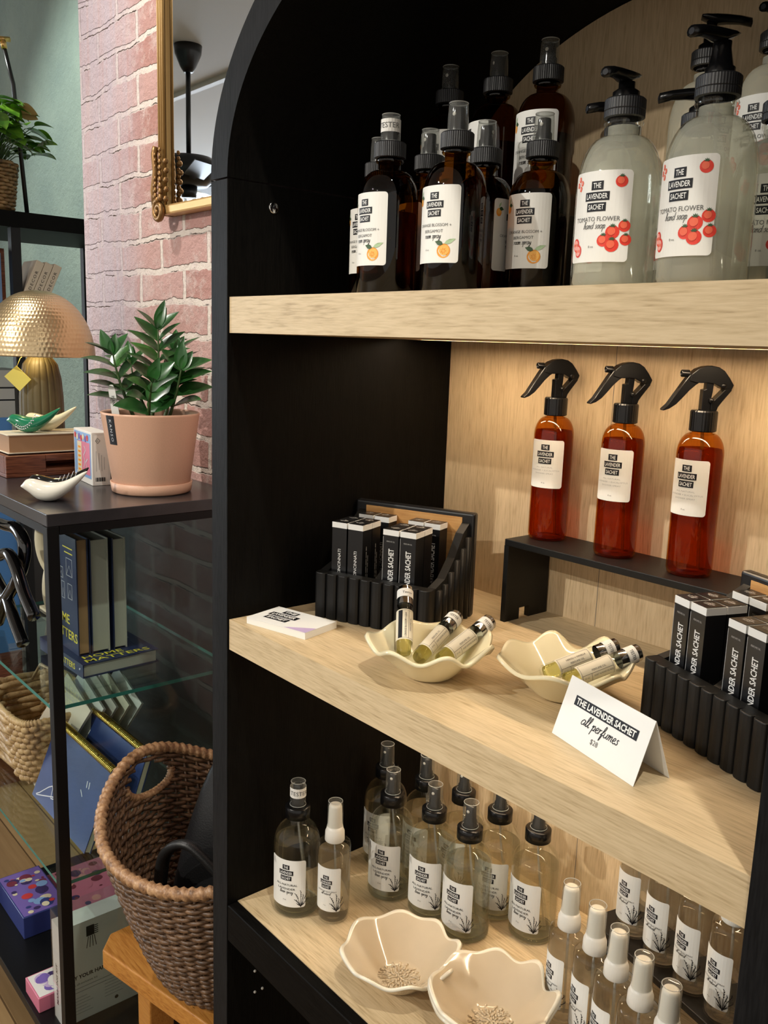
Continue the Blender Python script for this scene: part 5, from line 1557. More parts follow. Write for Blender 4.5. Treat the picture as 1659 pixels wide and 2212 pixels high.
def stem(base, tip, bend, n_pairs, ln, wd_, start, twist, mat='leaf_zz'):
    base = Vector(base); tip = Vector(tip)
    pts = [base + (tip - base) * t_ + Vector(bend) * math.sin(PI * t_ * 0.7) for t_ in [i / 10 for i in range(11)]]
    stm.tube(pts, 0.0042, 'stem_green', 8, rad=lambda t_: 1 - 0.65 * t_)
    ax = (tip - base).normalized()
    s1 = ax.cross(FR).normalized(); s1 = Matrix.Rotation(twist, 3, ax) @ s1
    for k in range(n_pairs):
        t_ = start + (1 - start) * k / max(1, n_pairs - 1) * 0.97
        i = min(9, int(t_ * 10)); p = pts[i].lerp(pts[i + 1], t_ * 10 - i)
        size = 1.0 - 0.30 * (k / n_pairs)
        for sg in (-1, 1):
            s_ = Matrix.Rotation(rnd.uniform(-.35, .35) + 0.35 * (k % 2), 3, ax) @ (s1 * sg)
            dd = s_ * rnd.uniform(0.75, 0.95) + ax * (0.42 + 0.45 * (k / n_pairs)) + UP * 0.06
            upv = (ax * 0.8 - s_ * 0.3 + FR * 0.35)
            leaf_mesh(fol, p, dd, upv, 1.12 * ln * size * rnd.uniform(0.9, 1.08), 1.32 * wd_ * size, mat if rnd.random() > 0.12 else 'leaf_young', 0.16, rnd.uniform(0.05, 0.22))
    leaf_mesh(fol, pts[-1], ax + SR * rnd.uniform(-.4, .2), FR, ln * 0.78, wd_ * 0.7, mat)
    leaf_mesh(fol, pts[-1], ax + SR * 0.35 * sg, FR, ln * 0.6, wd_ * 0.6, mat)
z0_ = 0.128
stem((0.0, 0.0, z0_), SR * 0.006 + UP * 0.305, SR * 0.012, 8, 0.070, 0.030, 0.22, 0.15)
stem((-0.018, -0.020, z0_), SR * -0.058 + FR * 0.008 + UP * 0.255, SR * -0.010, 5, 0.066, 0.034, 0.30, 0.5)
stem((0.020, 0.022, z0_), SR * 0.056 + FR * 0.012 + UP * 0.232, SR * 0.006, 4, 0.068, 0.036, 0.32, -0.3)
stem((0.014, -0.012, z0_), SR * 0.018 + FR * 0.050 + UP * 0.210, FR * 0.01, 4, 0.062, 0.034, 0.30, 0.7)
stem((-0.02, 0.012, z0_), SR * -0.040 + FR * -0.045 + UP * 0.235, SR * -0.01, 3, 0.064, 0.032, 0.45, 0.2)
stem((0.01, 0.02, z0_), SR * 0.030 + FR * -0.045 + UP * 0.262, SR * 0.01, 4, 0.062, 0.030, 0.45, -0.5)
fol.build('leaves', pl_); stm.build('stems', pl_)
# ---- first glass shelf: books and two looped sculptures
GZ = 0.8537
def home_book(label, loc, lay, group, w=0.15, d=0.21, th=0.026):
    t = thing('hardcover_book', label, 'book', loc, 0, group)
    return t
GH = 'blue hardcover home books on the glass shelf'
t = thing('hardcover_book', 'blue hardcover home book lying flat on the glass shelf, yellow title on top', 'book', (-0.663, 0.0815, GZ), math.radians(2), GH)
wx, wy, th = 0.205, 0.155, 0.0265
mb = MB(); mb.box(-wx, 0, 0, wy, 0, 0.002, 'navy'); mb.box(-wx, 0, 0, wy, th - 0.002, th, 'navy'); mb.box(-wx, 0, 0, 0.0022, 0.002, th - 0.002, 'navy')
lab = Lab(flatmap((0, 0, th), (0, 1, 0), (-1, 0, 0), (0, 0, 1)), mb)
lab.text('HOME', 0.056, 0.0365, 0.0150, 'yellow_print', 0.0003, bold=0.01, width=0.080); lab.text('MATTERS', 0.077, 0.0155, 0.0150, 'yellow_print', 0.0003, bold=0.01, width=0.130)
for k in range(6):
    lab.frame(0.02 + k * 0.021, 0.075 + 0.02 * (k % 2), 0.034 + k * 0.021, 0.110 + 0.02 * (k % 3), 0.0007, 'white_print', 0.0003)
lab = Lab(flatmap((-wx, 0, 0), (1, 0, 0), (0, 0, 1), (0, -1, 0)), mb)
lab.text('HOME MATTERS', 0.105, th / 2, 0.0120, 'yellow_print', 0.0003, bold=0.01, width=0.130)
lab.leaf(0.188, th / 2, 0.008, 0.004, 0.6, 'white_print', 0.0003)
mb.build('cover', t)
mb = MB(); mb.box(-wx + 0.003, -0.004, 0.0023, wy - 0.004, 0.0021, th - 0.0021, 'page_grey'); mb.build('page_block', t)
yy = 0.0935
for k, (th_, lb, pm, gap) in enumerate(((0.0235, 'blue hardcover home book standing upright, front one with its cover showing', 'kraft', 0.0), (0.036, 'hardcover home book standing upright, thick middle one showing grey pages', 'page_grey', 0.002), (0.027, 'hardcover home book standing upright, last one showing grey pages', 'page_grey', 0.007))):
    yy += gap
    z0 = GZ + th + 0.0003
    t = thing('hardcover_book', lb, 'book', (-0.712, yy, z0), 0, GH)
    hh_, dd_ = 0.2285 - 0.003 * k, 0.145
    mb = MB(); mb.box(-dd_, 0, 0, 0.0022, 0, hh_, 'navy'); mb.box(-dd_, 0, th_ - 0.0022, th_, 0, hh_, 'navy' if k == 0 else 'page_grey'); mb.box(-dd_, -dd_ + 0.002, 0.0022, th_ - 0.0022, 0, hh_, 'navy')
    lab = Lab(flatmap((-dd_, 0, 0), (1, 0, 0), (0, 0, 1), (0, -1, 0)), mb)
    if k == 0:
        lab.text('HOME', 0.062, 0.062, 0.019, 'yellow_print', 0.0003, bold=0.01, width=0.085); lab.text('MATTERS', 0.079, 0.032, 0.019, 'yellow_print', 0.0003, bold=0.01, width=0.125)
        lab.disc(0.030, 0.203, 0.020, 'pink_print', 0.0003, 1.0, 20)
        for q in range(4):
            lab.rect(0.020, 0.194 + q * 0.005, 0.040, 0.1955 + q * 0.005, 'ink_grey', 0.0005)
        lab.rect(0.080, 0.204, 0.128, 0.2062, 'yellow_print', 0.0003); lab.rect(0.088, 0.194, 0.128, 0.1962, 'yellow_print', 0.0003)
        for q, (u, w, a, b_) in enumerate(((0.095, 0.150, 0.030, 0.035), (0.100, 0.105, 0.022, 0.030), (0.060, 0.140, 0.018, 0.022), (0.068, 0.100, 0.016, 0.034), (0.030, 0.095, 0.022, 0.040), (0.024, 0.145, 0.020, 0.022))):
            lab.frame(u, w, u + a, w + b_, 0.0011, 'white_print', 0.0003)
            lab.stroke([(u, w), (u + a * 0.5, w + b_ * 0.6), (u + a, w)], 0.0011, 'white_print', 0.0003)
    mb.build('cover', t)
    mb = MB(); mb.box(-dd_ + 0.0022, -0.003, 0.0023, th_ - 0.0023, 0.003, hh_ - 0.003, pm); mb.build('page_block', t)
    yy += th_ + 0.001
kn = thing('knot_sculpture', 'glossy black looped knot sculpture on the glass shelf at the left edge', 'sculpture', (-0.93, 0.05, GZ))
def kp(pts):
    return smooth_line([(x + 0.93, y - 0.05, z - GZ) for x, y, z in pts], 5)
mb = MB()
mb.tube(kp([(-1.10, .06, 1.060), (-1.06, .06, 1.082), (-.997, .06, 1.0888), (-.939, .06, 1.0924), (-.8994, .06, 1.0778), (-.8913, .06, 1.0557), (-.8983, .055, 1.0208), (-.9218, .05, .9865), (-.9594, .05, .958), (-1.0053, .05, .9216), (-1.055, .05, .866)]), 0.0125, 'black_gloss', 14)
mb.build('upper_loop', kn)
mb = MB()
mb.tube(kp([(-1.02, .03, 1.02), (-.9525, .03, 1.0375), (-.9222, .03, 1.0475), (-.888, .03, 1.0507), (-.8525, .03, 1.0302), (-.8196, .03, .9959), (-.791, .03, .9752), (-.7628, .03, .9568)]), 0.0120, 'black_gloss', 14)
mb.tube(kp([(-1.08, .05, .975), (-1.0295, .05, .9531), (-.9864, .05, .935), (-.9429, .045, .915), (-.905, .045, .885), (-.880, .045, .867)]), 0.0125, 'black_gloss', 14)
mb.build('lower_loop', kn)
ws = thing('link_sculpture', 'cream chain link sculpture behind the front post of the display case', 'sculpture', (-1.095, 0.20, GZ))
for nm, cz, rr, ax in (('upper_link', 0.165, (0.045, 0.085), 0.5), ('lower_link', 0.064, (0.042, 0.075), -0.9)):
    mb = MB(); Mr = Matrix.Rotation(ax, 3, 'Z')
    mb.tube([Mr @ Vector((rr[0] * math.cos(2 * PI * i / 40), 0, cz + (rr[1] - 0.012) * math.sin(2 * PI * i / 40))) for i in range(40)], 0.0165 if nm[0] == 'u' else 0.015, 'white_sculpt', 14, closed=True); mb.build(nm, ws)
mb = MB(); mb.box(-0.05, 0.05, -0.03, 0.03, 0, 0.006, 'white_sculpt'); mb.build('sculpture_foot', ws)
# ---- lower glass shelf: seagrass basket with magazines, two spiral notebooks
LZ2 = 0.5187
def strands(mb, ring, rows, r, mat, amp, nper, seg=6, z0=0.0, flat=1.0, gaps=None, jit=0.0, per=160):
    """woven rows: ring(t, a) -> (point, outward); every row swings in and out past the uprights"""
    rn = random.Random(5)
    for k in range(rows):
        t_ = (k + 0.5) / rows
        pts = []; runs_ = []
        ph = (k % 2) * PI + rn.uniform(-jit, jit)
        for i in range(per):
            a = 2 * PI * i / per
            if gaps and gaps(t_, a):
                if len(pts) > 2: runs_.append(pts)
                pts = []; continue
            p, o_ = ring(t_, a)
            pts.append(p + o_ * (amp * math.sin(nper * a + ph)) + Vector((0, 0, amp * 0.35 * math.sin(nper * 0.37 * a + k))))
        runs_.append(pts)
        full = len(runs_) == 1 and len(runs_[0]) == per
        if not full and len(runs_) > 1 and gaps and not gaps(t_, 0.0):
            runs_[0] = runs_[-1] + runs_[0]; runs_.pop()
        for q in runs_:
            if len(q) > 2:
                mb.tube(q, r, mat, seg, closed=full, flat=flat)
def wrapped(mb, pts, r, mat, turns, closed=False, seg=10, bumpk=0.20):
    n = len(pts); P_ = [Vector(p) for p in pts]
    o = len(mb.v)
    mb.tube(P_, r, mat, seg, closed=closed)
    for i in range(n):
        for k in range(seg):
            v = Vector(mb.v[o + i * seg + k]); c = P_[i]
            f = 1 + bumpk * math.sin(turns * 2 * PI * i / n + 2 * PI * k / seg)
            mb.v[o + i * seg + k] = tuple(c + (v - c) * f)
sb_ = thing('seagrass_basket', 'pale seagrass basket full of magazines, on the lower glass shelf', 'basket', (-1.065, 0.140, LZ2))
def rring(t_, a):
    k = 0.80 + 0.20 * t_
    hx, hy = 0.142 * k, 0.095 * k
    c, s_ = math.cos(a), math.sin(a); e = 0.34
    x = hx * math.copysign(abs(c) ** e, c); y = hy * math.copysign(abs(s_) ** e, s_)
    return Vector((x, y, 0.008 + 0.140 * t_)), Vector((c, s_, 0))
mb = MB(); strands(mb, rring, 10, 0.0088, 'seagrass', 0.0042, 22, 8, per=220, jit=0.2); mb.build('woven_wall', sb_)
mb = MB(); wrapped(mb, [rring(1.03, 2 * PI * i / 220)[0] for i in range(220)], 0.0075, 'seagrass', 60, True); mb.build('rim', sb_)
mb = MB(); mb.box(-0.105, 0.105, -0.070, 0.070, 0.0, 0.006, 'seagrass'); mb.build('basket_bottom', sb_)
mb = MB(); mb.tube([(-0.120 , 0.02, 0.150), (-0.06, 0.02, 0.205), (0.02, 0.02, 0.215), (0.10, 0.02, 0.19), (0.13, 0.02, 0.150)], 0.0035, 'seagrass', 8); mb.build('handle', sb_)
for k in range(5):
    lb = ('first', 'second', 'third', 'fourth', 'last')[k]
    t = thing('magazine', 'pale magazine leaning in the seagrass basket, %s from the front' % lb, 'magazine', (-0.985 + 0.006 * k, 0.078 + k * 0.026, LZ2 + 0.0095), 0, 'magazines in the seagrass basket')
    t.rotation_euler = (-0.42, 0.34, 0.0)
    mb = MB(); mb.box(-0.07, 0.065, 0, 0.006, 0.0, 0.225, ('paper_warm', 'paper', 'page_grey')[k % 3])
    lab = Lab(flatmap((-0.07, 0, 0), (1, 0, 0), (0, 0, 1), (0, -1, 0)), mb)
    lab.rect(0.02, 0.05, 0.11, 0.052, 'ink_faint', 0.0003); lab.rect(0.02, 0.02, 0.06, 0.050, 'page_grey', 0.0003)
    mb.build('cover', t)
GN = 'blue spiral notebooks on the lower glass shelf'
for k, (x0, x1, y0, y1, zt_, lb) in enumerate(((-0.905, -0.624, 0.0560, 0.1180, 0.674, 'blue spiral notebook with gold wire binding leaning in the case, front one'), (-0.905, -0.620, 0.128, 0.186, 0.690, 'blue spiral notebook with gold wire binding leaning in the case, rear one'))):
    t = thing('spiral_notebook', lb, 'notebook', (x0, y0, LZ2 + 0.001), 0, GN)
    h_ = math.hypot(zt_ - LZ2, y1 - y0); tl = math.atan2(y1 - y0, zt_ - LZ2)
    Mn = Matrix.Rotation(-tl, 4, 'X'); w_ = x1 - x0
    mb = MB(); mb.box(0, w_, 0.0, 0.0016, 0.004, h_ - 0.004, 'navy_cloth', Mn); mb.box(0, w_, 0.0124, 0.0140, 0.004, h_ - 0.004, 'navy_cloth', Mn)
    lab = Lab(lambda u, w, off: Mn @ Vector((u, -off, w)), mb)
    if k == 0:
        lab.stroke([(0.190, 0.092), (0.204, 0.083)], 0.0022, 'white_print', 0.0004)
        lab.stroke(smooth_line([(0.030, 0.020), (0.075, 0.052), (0.085, 0.030), (0.105, 0.040), (0.020, 0.012), (0.030, 0.020)], 3), 0.0022, 'white_print', 0.0004)
        lab.stroke([(0.205, 0.115), (0.209, 0.103)], 0.003, 'white_print', 0.0004); lab.stroke([(0.215, 0.116), (0.219, 0.104)], 0.003, 'white_print', 0.0004)
    mb.build('cover', t)
    mb = MB(); mb.box(0.002, w_ - 0.0015, 0.0018, 0.0122, 0.006, h_ - 0.006, 'paper_warm', Mn); mb.build('pages', t)
    mb = MB()
    for q in range(52):
        u = 0.004 + (w_ - 0.008) * q / 51
        mb.tube([Mn @ Vector((u, 0.007 + 0.0074 * math.cos(2 * PI * i / 14), h_ - 0.004 + 0.0074 * math.sin(2 * PI * i / 14))) for i in range(14)], 0.0017, 'gold_wire', 6, closed=True)
    mb.build('wire_binding', t)
# ---- on the base: puzzle boxes and kits
BZ = 0.1472
def art_box(label, x0, x1, y0, y1, z0, z1, body, seed, cols, name='puzzle_box', rot=0.0):
    t = thing(name, label, 'box', (x0, y0, z0), rot, 'picture boxes on the case floor')
    w_, d_, h_ = x1 - x0, y1 - y0, z1 - z0
    mb = MB(); mb.box(0, w_, 0, d_, 0, h_, body); mb.build('carton', t, bevel=0.001, bseg=1)
    lab = Lab(flatmap((0, 0, h_), (1, 0, 0), (0, 1, 0), (0, 0, 1)), step=0.02)
    rn = random.Random(seed)
    lab.rect(0.003, 0.003, w_ - 0.003, d_ - 0.003, cols[0], 0.0004)
    for k in range(34):
        r = rn.uniform(0.004, 0.020)
        lab.disc(rn.uniform(r + .004, w_ - r - .004), rn.uniform(r + .004, d_ - r - .004), r * 0.8, cols[1 + k % (len(cols) - 1)], 0.0005 + 0.00002 * k, rn.uniform(0.7, 1.2), 12)
    lab.mb.build('picture_lid', t)
    return t
art_box('blue puzzle box with colourful picture lid, at the left on the case floor', -1.150, -0.965, 0.046, 0.145, BZ, 0.200, 'box_blue', 4, ('art_purple', 'art_cream', 'art_sky', 'art_violet_dark', 'art_red', 'art_cream', 'box_blue', 'art_plum'))
art_box('pink puzzle box with spotted picture lid, behind the blue box on the case floor', -1.120, -0.905, 0.152, 0.300, BZ, 0.185, 'art_pink', 9, ('art_pink', 'art_plum', 'pink_print', 'art_violet_dark', 'art_pink', 'art_plum', 'pink_print'))
t = art_box('flat pink and white box in front of the tall clear kit on the case floor', -0.800, -0.722, -0.006, 0.085, BZ, 0.180, 'art_pink', 15, ('paper', 'lavender_print', 'paper', 'art_purple', 'paper', 'art_violet_dark'), 'craft_box')
t = thing('craft_kit', 'tall pale craft kit in a clear case, leaning at the case side pane', 'kit', (-0.700, 0.016, BZ))
kw, kd, kh = 0.048, 0.165, 0.238
mb = MB(); mb.box(0.0015, kw - 0.0015, 0.0015, kd - 0.0015, 0.0005, kh - 0.024, 'paper'); mb.build('inner_carton', t)
mb = MB(); mb.box(0, kw, 0, kd, 0, kh, 'case_clear'); mb.build('clear_case', t)
lab = Lab(flatmap((kw - 0.0014, 0, 0), (0, 1, 0), (0, 0, 1), (1, 0, 0)))
lab.rect(0.052, 0.179, 0.068, 0.201, 'ink', 0.0003)
for q in range(5):
    lab.rect(0.068, 0.180 + q * 0.0042, 0.076, 0.1818 + q * 0.0042, 'ink', 0.0003)
for q in range(4):
    lab.stroke([(0.056 + q * 0.004, 0.178), (0.052 + q * 0.0065, 0.154)], 0.0014, 'ink', 0.0003)
lab.text('BUSY YOUR HANDS &', 0.060, 0.098, 0.0088, 'ink', 0.0003, bold=0.03, width=0.104)
lab.text('This all-inclusive kit', 0.044, 0.083, 0.0046, 'ink_grey', 0.0003, width=0.056)
for q, w_ in enumerate((0.092, 0.064)):
    lab.rect(0.058 - w_ / 2, 0.0725 - q * 0.0085, 0.058 + w_ / 2, 0.0742 - q * 0.0085, 'ink_faint', 0.0003)
for q in range(6):
    lab.rect(0.012, 0.052 - q * 0.007, 0.050 + 0.006 * (q % 3), 0.0532 - q * 0.007, 'ink_faint', 0.0003); lab.rect(0.086, 0.064 - q * 0.007, 0.118 + 0.006 * (q % 2), 0.0652 - q * 0.007, 'ink_faint', 0.0003)
lab.disc(0.11, 0.018, 0.004, 'ink', 0.0003)
lab2 = Lab(flatmap((0, 0.0015, 0), (1, 0, 0), (0, 0, 1), (0, -1, 0)), lab.mb)
lab2.text('MARBLING KIT', kw * 0.42, 0.082, 0.0085, 'ink', 0.0003, bold=0.02, rot=PI / 2, width=0.090)
lab.mb.build('carton_print', t)
# ------------------------------------------------------------------ wicker basket with leather bag on a stool
st = thing('wooden_stool', 'orange oak stool with chamfered top, under the wicker basket', 'stool', (0, 0, 0))
mb = MB(); mb.prism([(-0.4696, 0.0916), (-0.4665, 0.0392), (-0.4333, 0.0109), (-0.0700, 0.0900), (-0.0520, 0.1150), (-0.0650, 0.335), (-0.100, 0.358), (-0.440, 0.340), (-0.4750, 0.310)], 0.420, 0.455, 'orange_wood'); mb.build('seat', st, bevel=0.003, bseg=3)
for (x, y) in ((-0.355, 0.072), (-0.125, 0.135), (-0.42, 0.295), (-0.12, 0.310)):
    mb = MB(); sx_ = 0.02 if x > -0.3 else -0.02
    vs = [(x + a * 0.024, y + b_ * 0.024, 0.4195) for a, b_ in ((-1, -1), (1, -1), (1, 1), (-1, 1))] + [(x + sx_ + a * 0.017, y + b_ * 0.017, 0.0) for a, b_ in ((-1, -1), (1, -1), (1, 1), (-1, 1))]
    mb.add(vs, [(0, 1, 2, 3), (7, 6, 5, 4), (0, 4, 5, 1), (1, 5, 6, 2), (2, 6, 7, 3), (3, 7, 4, 0)], 'orange_wood'); mb.build('leg', st, bevel=0.003)
wb = thing('wicker_basket', 'large brown wicker basket with handle holes, on the orange stool', 'basket', (-0.265, 0.150, 0.4555))
HA = math.radians(194)
def adist(a, b_):
    return abs((a - b_ + PI) % (2 * PI) - PI)
def wrim(a):
    return 0.262 + 0.062 * max(math.exp(-(adist(a, HA) / 0.72) ** 2), math.exp(-(adist(a, HA + PI) / 0.72) ** 2))
def wring(t_, a):
    hx = 0.105 + 0.100 * t_ ** 0.75; hy = 0.092 + 0.095 * t_ ** 0.75
    z = 0.010 + (wrim(a) - 0.014) * t_
    return Vector((hx * math.cos(a), hy * math.sin(a), z)), Vector((math.cos(a), math.sin(a), 0))
def wgap(t_, a):
    for h_ in (HA, HA + PI):
        if adist(a, h_) < 0.26 * math.sqrt(max(0, 1 - ((t_ - 0.865) / 0.085) ** 2)):
            return True
    return False
mb = MB(); strands(mb, wring, 44, 0.0037, 'wicker_dark', 0.0034, 26, 6, gaps=wgap, jit=0.5, per=240); mb.build('woven_wall', wb)
mb = MB()
for i in range(52):
    a = 2 * PI * (i + 0.5) / 52
    mb.tube([wring(q, a)[0] for q in (0.0, 0.25, 0.5, 0.72 if wgap(0.865, a) else 0.75, 0.77 if wgap(0.865, a) else 1.0)], 0.0026, 'wicker_dark', 5)
mb.build('upright_rods', wb)
mb = MB(); wrapped(mb, [wring(1.0, 2 * PI * i / 420)[0] + Vector((0, 0, 0.004)) for i in range(420)], 0.0092, 'wicker', 95, True, 10, 0.16); mb.build('rim', wb)
for h_ in (HA, HA + PI):
    mb = MB()
    pts = []
    for i in range(60):
        u = PI + PI * i / 59
        da = 0.285 * math.cos(u); tt_ = 0.90 + 0.125 * math.sin(u)
        p, o_ = wring(tt_, h_ + da); pts.append(p)
    wrapped(mb, pts, 0.0066, 'wicker', 22, False, 10, 0.18); mb.build('handle_binding', wb)
mb = MB(); mb.lathe([(0, 0.0), (0.088, 0.0), (0.088, 0.008), (0, 0.008)], 'wicker', 40, Matrix.Diagonal((1.1, 0.98, 1, 1))); mb.build('basket_bottom', wb)
bg = thing('leather_bag', 'black leather bag with zipped edge, inside the wicker basket', 'bag', (-0.282, 0.118, 0.4645))
mb = MB()
Rb = Matrix(((1, 0, 0.22, 0), (0, 1, 0.16, 0), (0, 0, 1, 0), (0, 0, 0, 1))) @ Matrix.Rotation(math.radians(38), 4, 'Z')
secs = []
vs = []; fs = []; n = 28
for i, (z, w_, d_, oy) in enumerate(((0.0, 0.060, 0.035, 0.0), (0.02, 0.068, 0.042, 0.0), (0.10, 0.084, 0.050, 0.003), (0.19, 0.096, 0.048, 0.010), (0.27, 0.100, 0.038, 0.020), (0.33, 0.098, 0.028, 0.028), (0.370, 0.086, 0.018, 0.032), (0.385, 0.060, 0.007, 0.034))):
    for k in range(n):
        a = 2 * PI * k / n; e = 0.55
        c, s_ = math.cos(a), math.sin(a)
        vs.append(Rb @ Vector((w_ * math.copysign(abs(c) ** e, c) , oy + d_ * math.copysign(abs(s_) ** e, s_) - 0.10 * 0 + z * 0.10, z)))
for i in range(7):
    for k in range(n):
        j = (k + 1) % n
        fs.append((i * n + k, i * n + j, (i + 1) * n + j, (i + 1) * n + k))
fs.append(tuple(range(n))[::-1]); fs.append(tuple(7 * n + k for k in range(n)))
mb.add(vs, fs, 'leather', True); mb.build('bag_body', bg, subsurf=1)
mb = MB()
pts = smooth_line([tuple(Rb @ Vector(p)) for p in ((-0.098, -0.040, 0.17), (-0.098, -0.056, 0.235), (-0.070, -0.064, 0.262), (-0.030, -0.068, 0.244), (0.030, -0.070, 0.195), (0.075, -0.066, 0.150))], 6)
mb.tube(pts, 0.0075, 'leather_edge', 10, flat=1.6)
mb.build('zipped_edge', bg)
# ------------------------------------------------------------------ the niche beyond the brick pier
et = thing('etagere', 'tall black shelf unit standing in the green niche behind the brick pier', 'shelf unit', (0, 0, 0))
for z0, z1, nm in ((1.792, 1.838, 'shelf'), (1.485, 1.510, 'shelf'), ):
    mb = MB(); mb.box(-2.42, -1.95, 0.12, 0.83, z0, z1, 'black_wood_x'); mb.build(nm, et)
for (x, y) in ((-1.985, 0.405), (-2.42, 0.405), (-1.985, 0.80), (-2.42, 0.80)):
    mb = MB(); mb.box(x, x + 0.03, y, y + 0.028, 0, 1.792, 'black_metal'); mb.build('post', et)
pb = thing('basket_plant', 'leafy green plant in a dark woven basket on the black shelf', 'plant', (-2.02, 0.372, 1.8383))
mb = MB(); strands(mb, lambda t_, a: (Vector(((0.060 + 0.016 * t_) * math.cos(a), (0.060 + 0.016 * t_) * math.sin(a), 0.006 + 0.135 * t_)), Vector((math.cos(a), math.sin(a), 0))), 13, 0.0056, 'bark_weave', 0.0035, 14, 6, per=110, jit=0.5)
mb.lathe([(0, 0.002), (0.060, 0.002), (0.072, 0.13)], 'bark_weave', 30); mb.build('woven_pot', pb)
mb = MB(); stm = MB(); rn = random.Random(21)
for k in range(120):
    a = rn.uniform(0, 2 * PI); el = rn.uniform(0.05, 1.35); rr = rn.uniform(0.07, 0.165)
    p = Vector((rr * math.cos(a) * math.cos(el), rr * math.sin(a) * math.cos(el), 0.165 + rr * 1.05 * math.sin(el)))
    stm.tube([(0.02 * math.cos(a), 0.02 * math.sin(a), 0.12), p * 0.6 + Vector((0, 0, 0.06)), p], 0.0012, 'stem_green', 4)
    d = Vector((math.cos(a + rn.uniform(-.7, .7)), math.sin(a + rn.uniform(-.7, .7)), rn.uniform(-0.5, 0.35)))
    leaf_mesh(mb, p, d, Vector((rn.uniform(-.3, .5), rn.uniform(-.6, .1), 1)), rn.uniform(0.058, 0.088), rn.uniform(0.042, 0.060), 'leaf_basket' if k % 11 else 'leaf_young', 0.14, 0.25)
for dx in (0.0, 0.012):
    leaf_mesh(mb, SR * 0.095 + UP * (0.30 - dx), SR + UP * -0.4, FR, 0.05, 0.034, 'leaf_dry', 0.1, 0.5)
mb.build('leaves', pb); stm.build('stems', pb)
t = thing('brass_tipped_rod', 'thin black rod with brass tip rising behind the basket plant', 'rod', (-1.97, 0.460, 1.8383))
mb = MB(); mb.tube([(0, 0, 0), (0.0, -0.025, 0.36), (0.0, -0.047, 0.455)], 0.0065, 'black_satin', 10); mb.build('rod', t)
mb = MB(); mb.tube([(0, -0.046, 0.452), (0, -0.050, 0.475)], 0.0085, 'gold', 12); mb.tube([(0, -0.075, 0.474), (0, -0.030, 0.480)], 0.0075, 'gold', 12); mb.build('brass_tip', t)
for k in range(3):
    lb = ('first', 'middle', 'last')[k]
    t = thing('decor_book', 'beige book with decor spine leaning behind the brass lamp, %s from the left' % lb, 'book', (-1.955, 0.398 + k * 0.0285, 1.5205), 0, 'beige decor books behind the lamp')
    t.rotation_euler = (-0.42, 0, 0)
    mb = MB(); mb.box(-0.12, 0, 0, 0.0245, 0, 0.200 - 0.004 * k, 'beige_book')
    lab = Lab(flatmap((0, 0, 0), (0, 1, 0), (0, 0, 1), (1, 0, 0)), mb)
    lab.text('DECOR', 0.0125, 0.138, 0.0085, 'ink', 0.0004, rot=PI / 2, spacing=1.3, width=0.062)
    mb.build('cover', t, bevel=0.001, bseg=1)
mb = MB(); mb.tube(smooth_line([(-1.90, 0.853, 2.02), (-1.90, 0.848, 1.88), (-1.905, 0.851, 1.75), (-1.89, 0.852, 1.66), (-1.90, 0.85, 1.50)], 5), 0.0045, 'black_satin', 8)
tag(mb.build('power_cord'), 'black cord hanging down the green plaster wall behind the shelf unit', 'cord')
t = thing('picture_frame', 'small framed picture with pale blue print at the left edge, behind the books', 'picture', (-2.05, 0.35, 1.5102))
mb = MB(); mb.box(-0.005, 0.005, -0.08, 0.062, 0, 0.225, 'tray_wood'); mb.build('frame', t, bevel=0.002)
mb = MB(); mb.box(0.0052, 0.006, -0.068, 0.050, 0.014, 0.211, 'art_sky'); mb.build('print', t)
t = thing('printed_carton', 'white carton with black line drawing, left of the lamp base', 'box', (-2.385, 0.30, 0.0))
mb = MB(); mb.box(0, 0.22, -0.10, 0.20, 0, 1.36, 'paper'); mb.build('carton', t)
lab = Lab(flatmap((0.22, -0.10, 0.74), (0, 1, 0), (0, 0, 1), (1, 0, 0)))
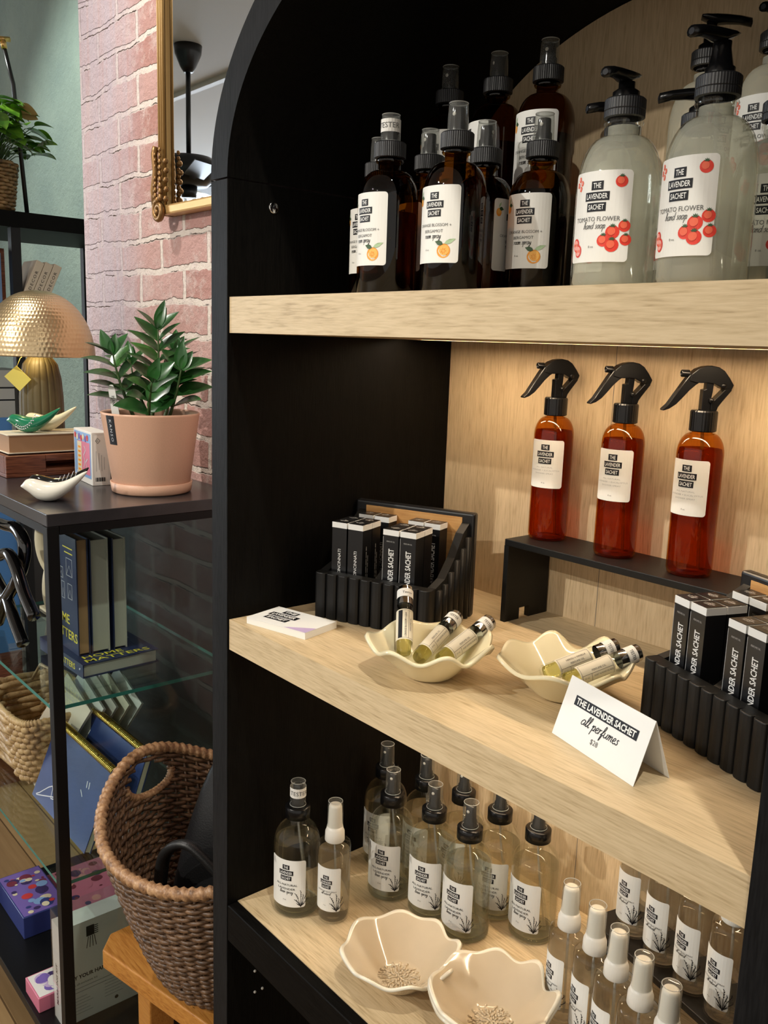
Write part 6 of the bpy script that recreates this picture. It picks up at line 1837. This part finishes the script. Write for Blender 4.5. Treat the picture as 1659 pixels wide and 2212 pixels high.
for (u0, w0, u1, w1) in ((0.03, 0.52, 0.27, 0.525), (0.03, 0.44, 0.035, 0.52), (0.03, 0.44, 0.27, 0.445), (0.12, 0.38, 0.27, 0.385), (0.12, 0.05, 0.126, 0.38), (0.15, 0.05, 0.155, 0.38), (0.20, 0.05, 0.206, 0.38), (0.24, 0.05, 0.246, 0.38), (0.03, 0.56, 0.27, 0.565)):
    lab.rect(u0, w0, u1, w1, 'ink', 0.0006)
lab.mb.build('line_drawing', t)
t = thing('blue_panel', 'bright blue narrow panel standing in the niche at the left edge', 'panel', (-2.00, 0.346, 0.0))
mb = MB(); mb.box(-0.01, 0.01, -0.06, 0.048, 0.46, 1.22, 'blue_board'); mb.build('board', t)
mb = MB(); mb.box(-0.03, 0.01, -0.06, 0.048, 0.0, 0.4595, 'tray_wood'); mb.build('plinth', t)
t = thing('dark_board', 'tall dark green black board standing behind the looped sculpture', 'panel', (-2.03, 0.46, 0.0))
mb = MB(); mb.box(-0.01, 0.01, -0.045, 0.33, 0.0, 1.16, 'black_satin'); mb.build('board', t)

# a part gets a label only where it looks unlike the rest of its thing
PL = {'tester_band': 'white TESTER band', 'overcap': 'clear plastic overcap', 'price_tag': 'yellow square price tag', 'pot_sticker': 'black sticker on the pot',
      'plant_stake': 'white plant stake', 'wire_binding': 'gold wire binding', 'raised_flower_center': 'raised flower relief in the bowl', 'bare_wood_lining': 'bare orange wood lining',
      'lid': 'white rimmed black lid', 'label': 'white printed paper label', 'side_pane': 'clear glass side pane', 'glass_shelf': 'clear glass shelf with green edge',
      'page_block': 'closed block of pages', 'lamp_shade': 'hammered brass dome shade', 'corner_scroll': 'scrolled gold corner ornament', 'connector_screw': 'round silver screw head'}
for o in bpy.data.objects:
    if o.parent is not None and o.name.split('.')[0] in PL:
        o['label'] = PL[o.name.split('.')[0]]
for o in cab.children:
    if o.name.split('.')[0] == 'shelf':
        o['label'] = 'pale oak shelf'
    elif o.name.startswith('back_panel'):
        o['label'] = 'pale oak back panel'
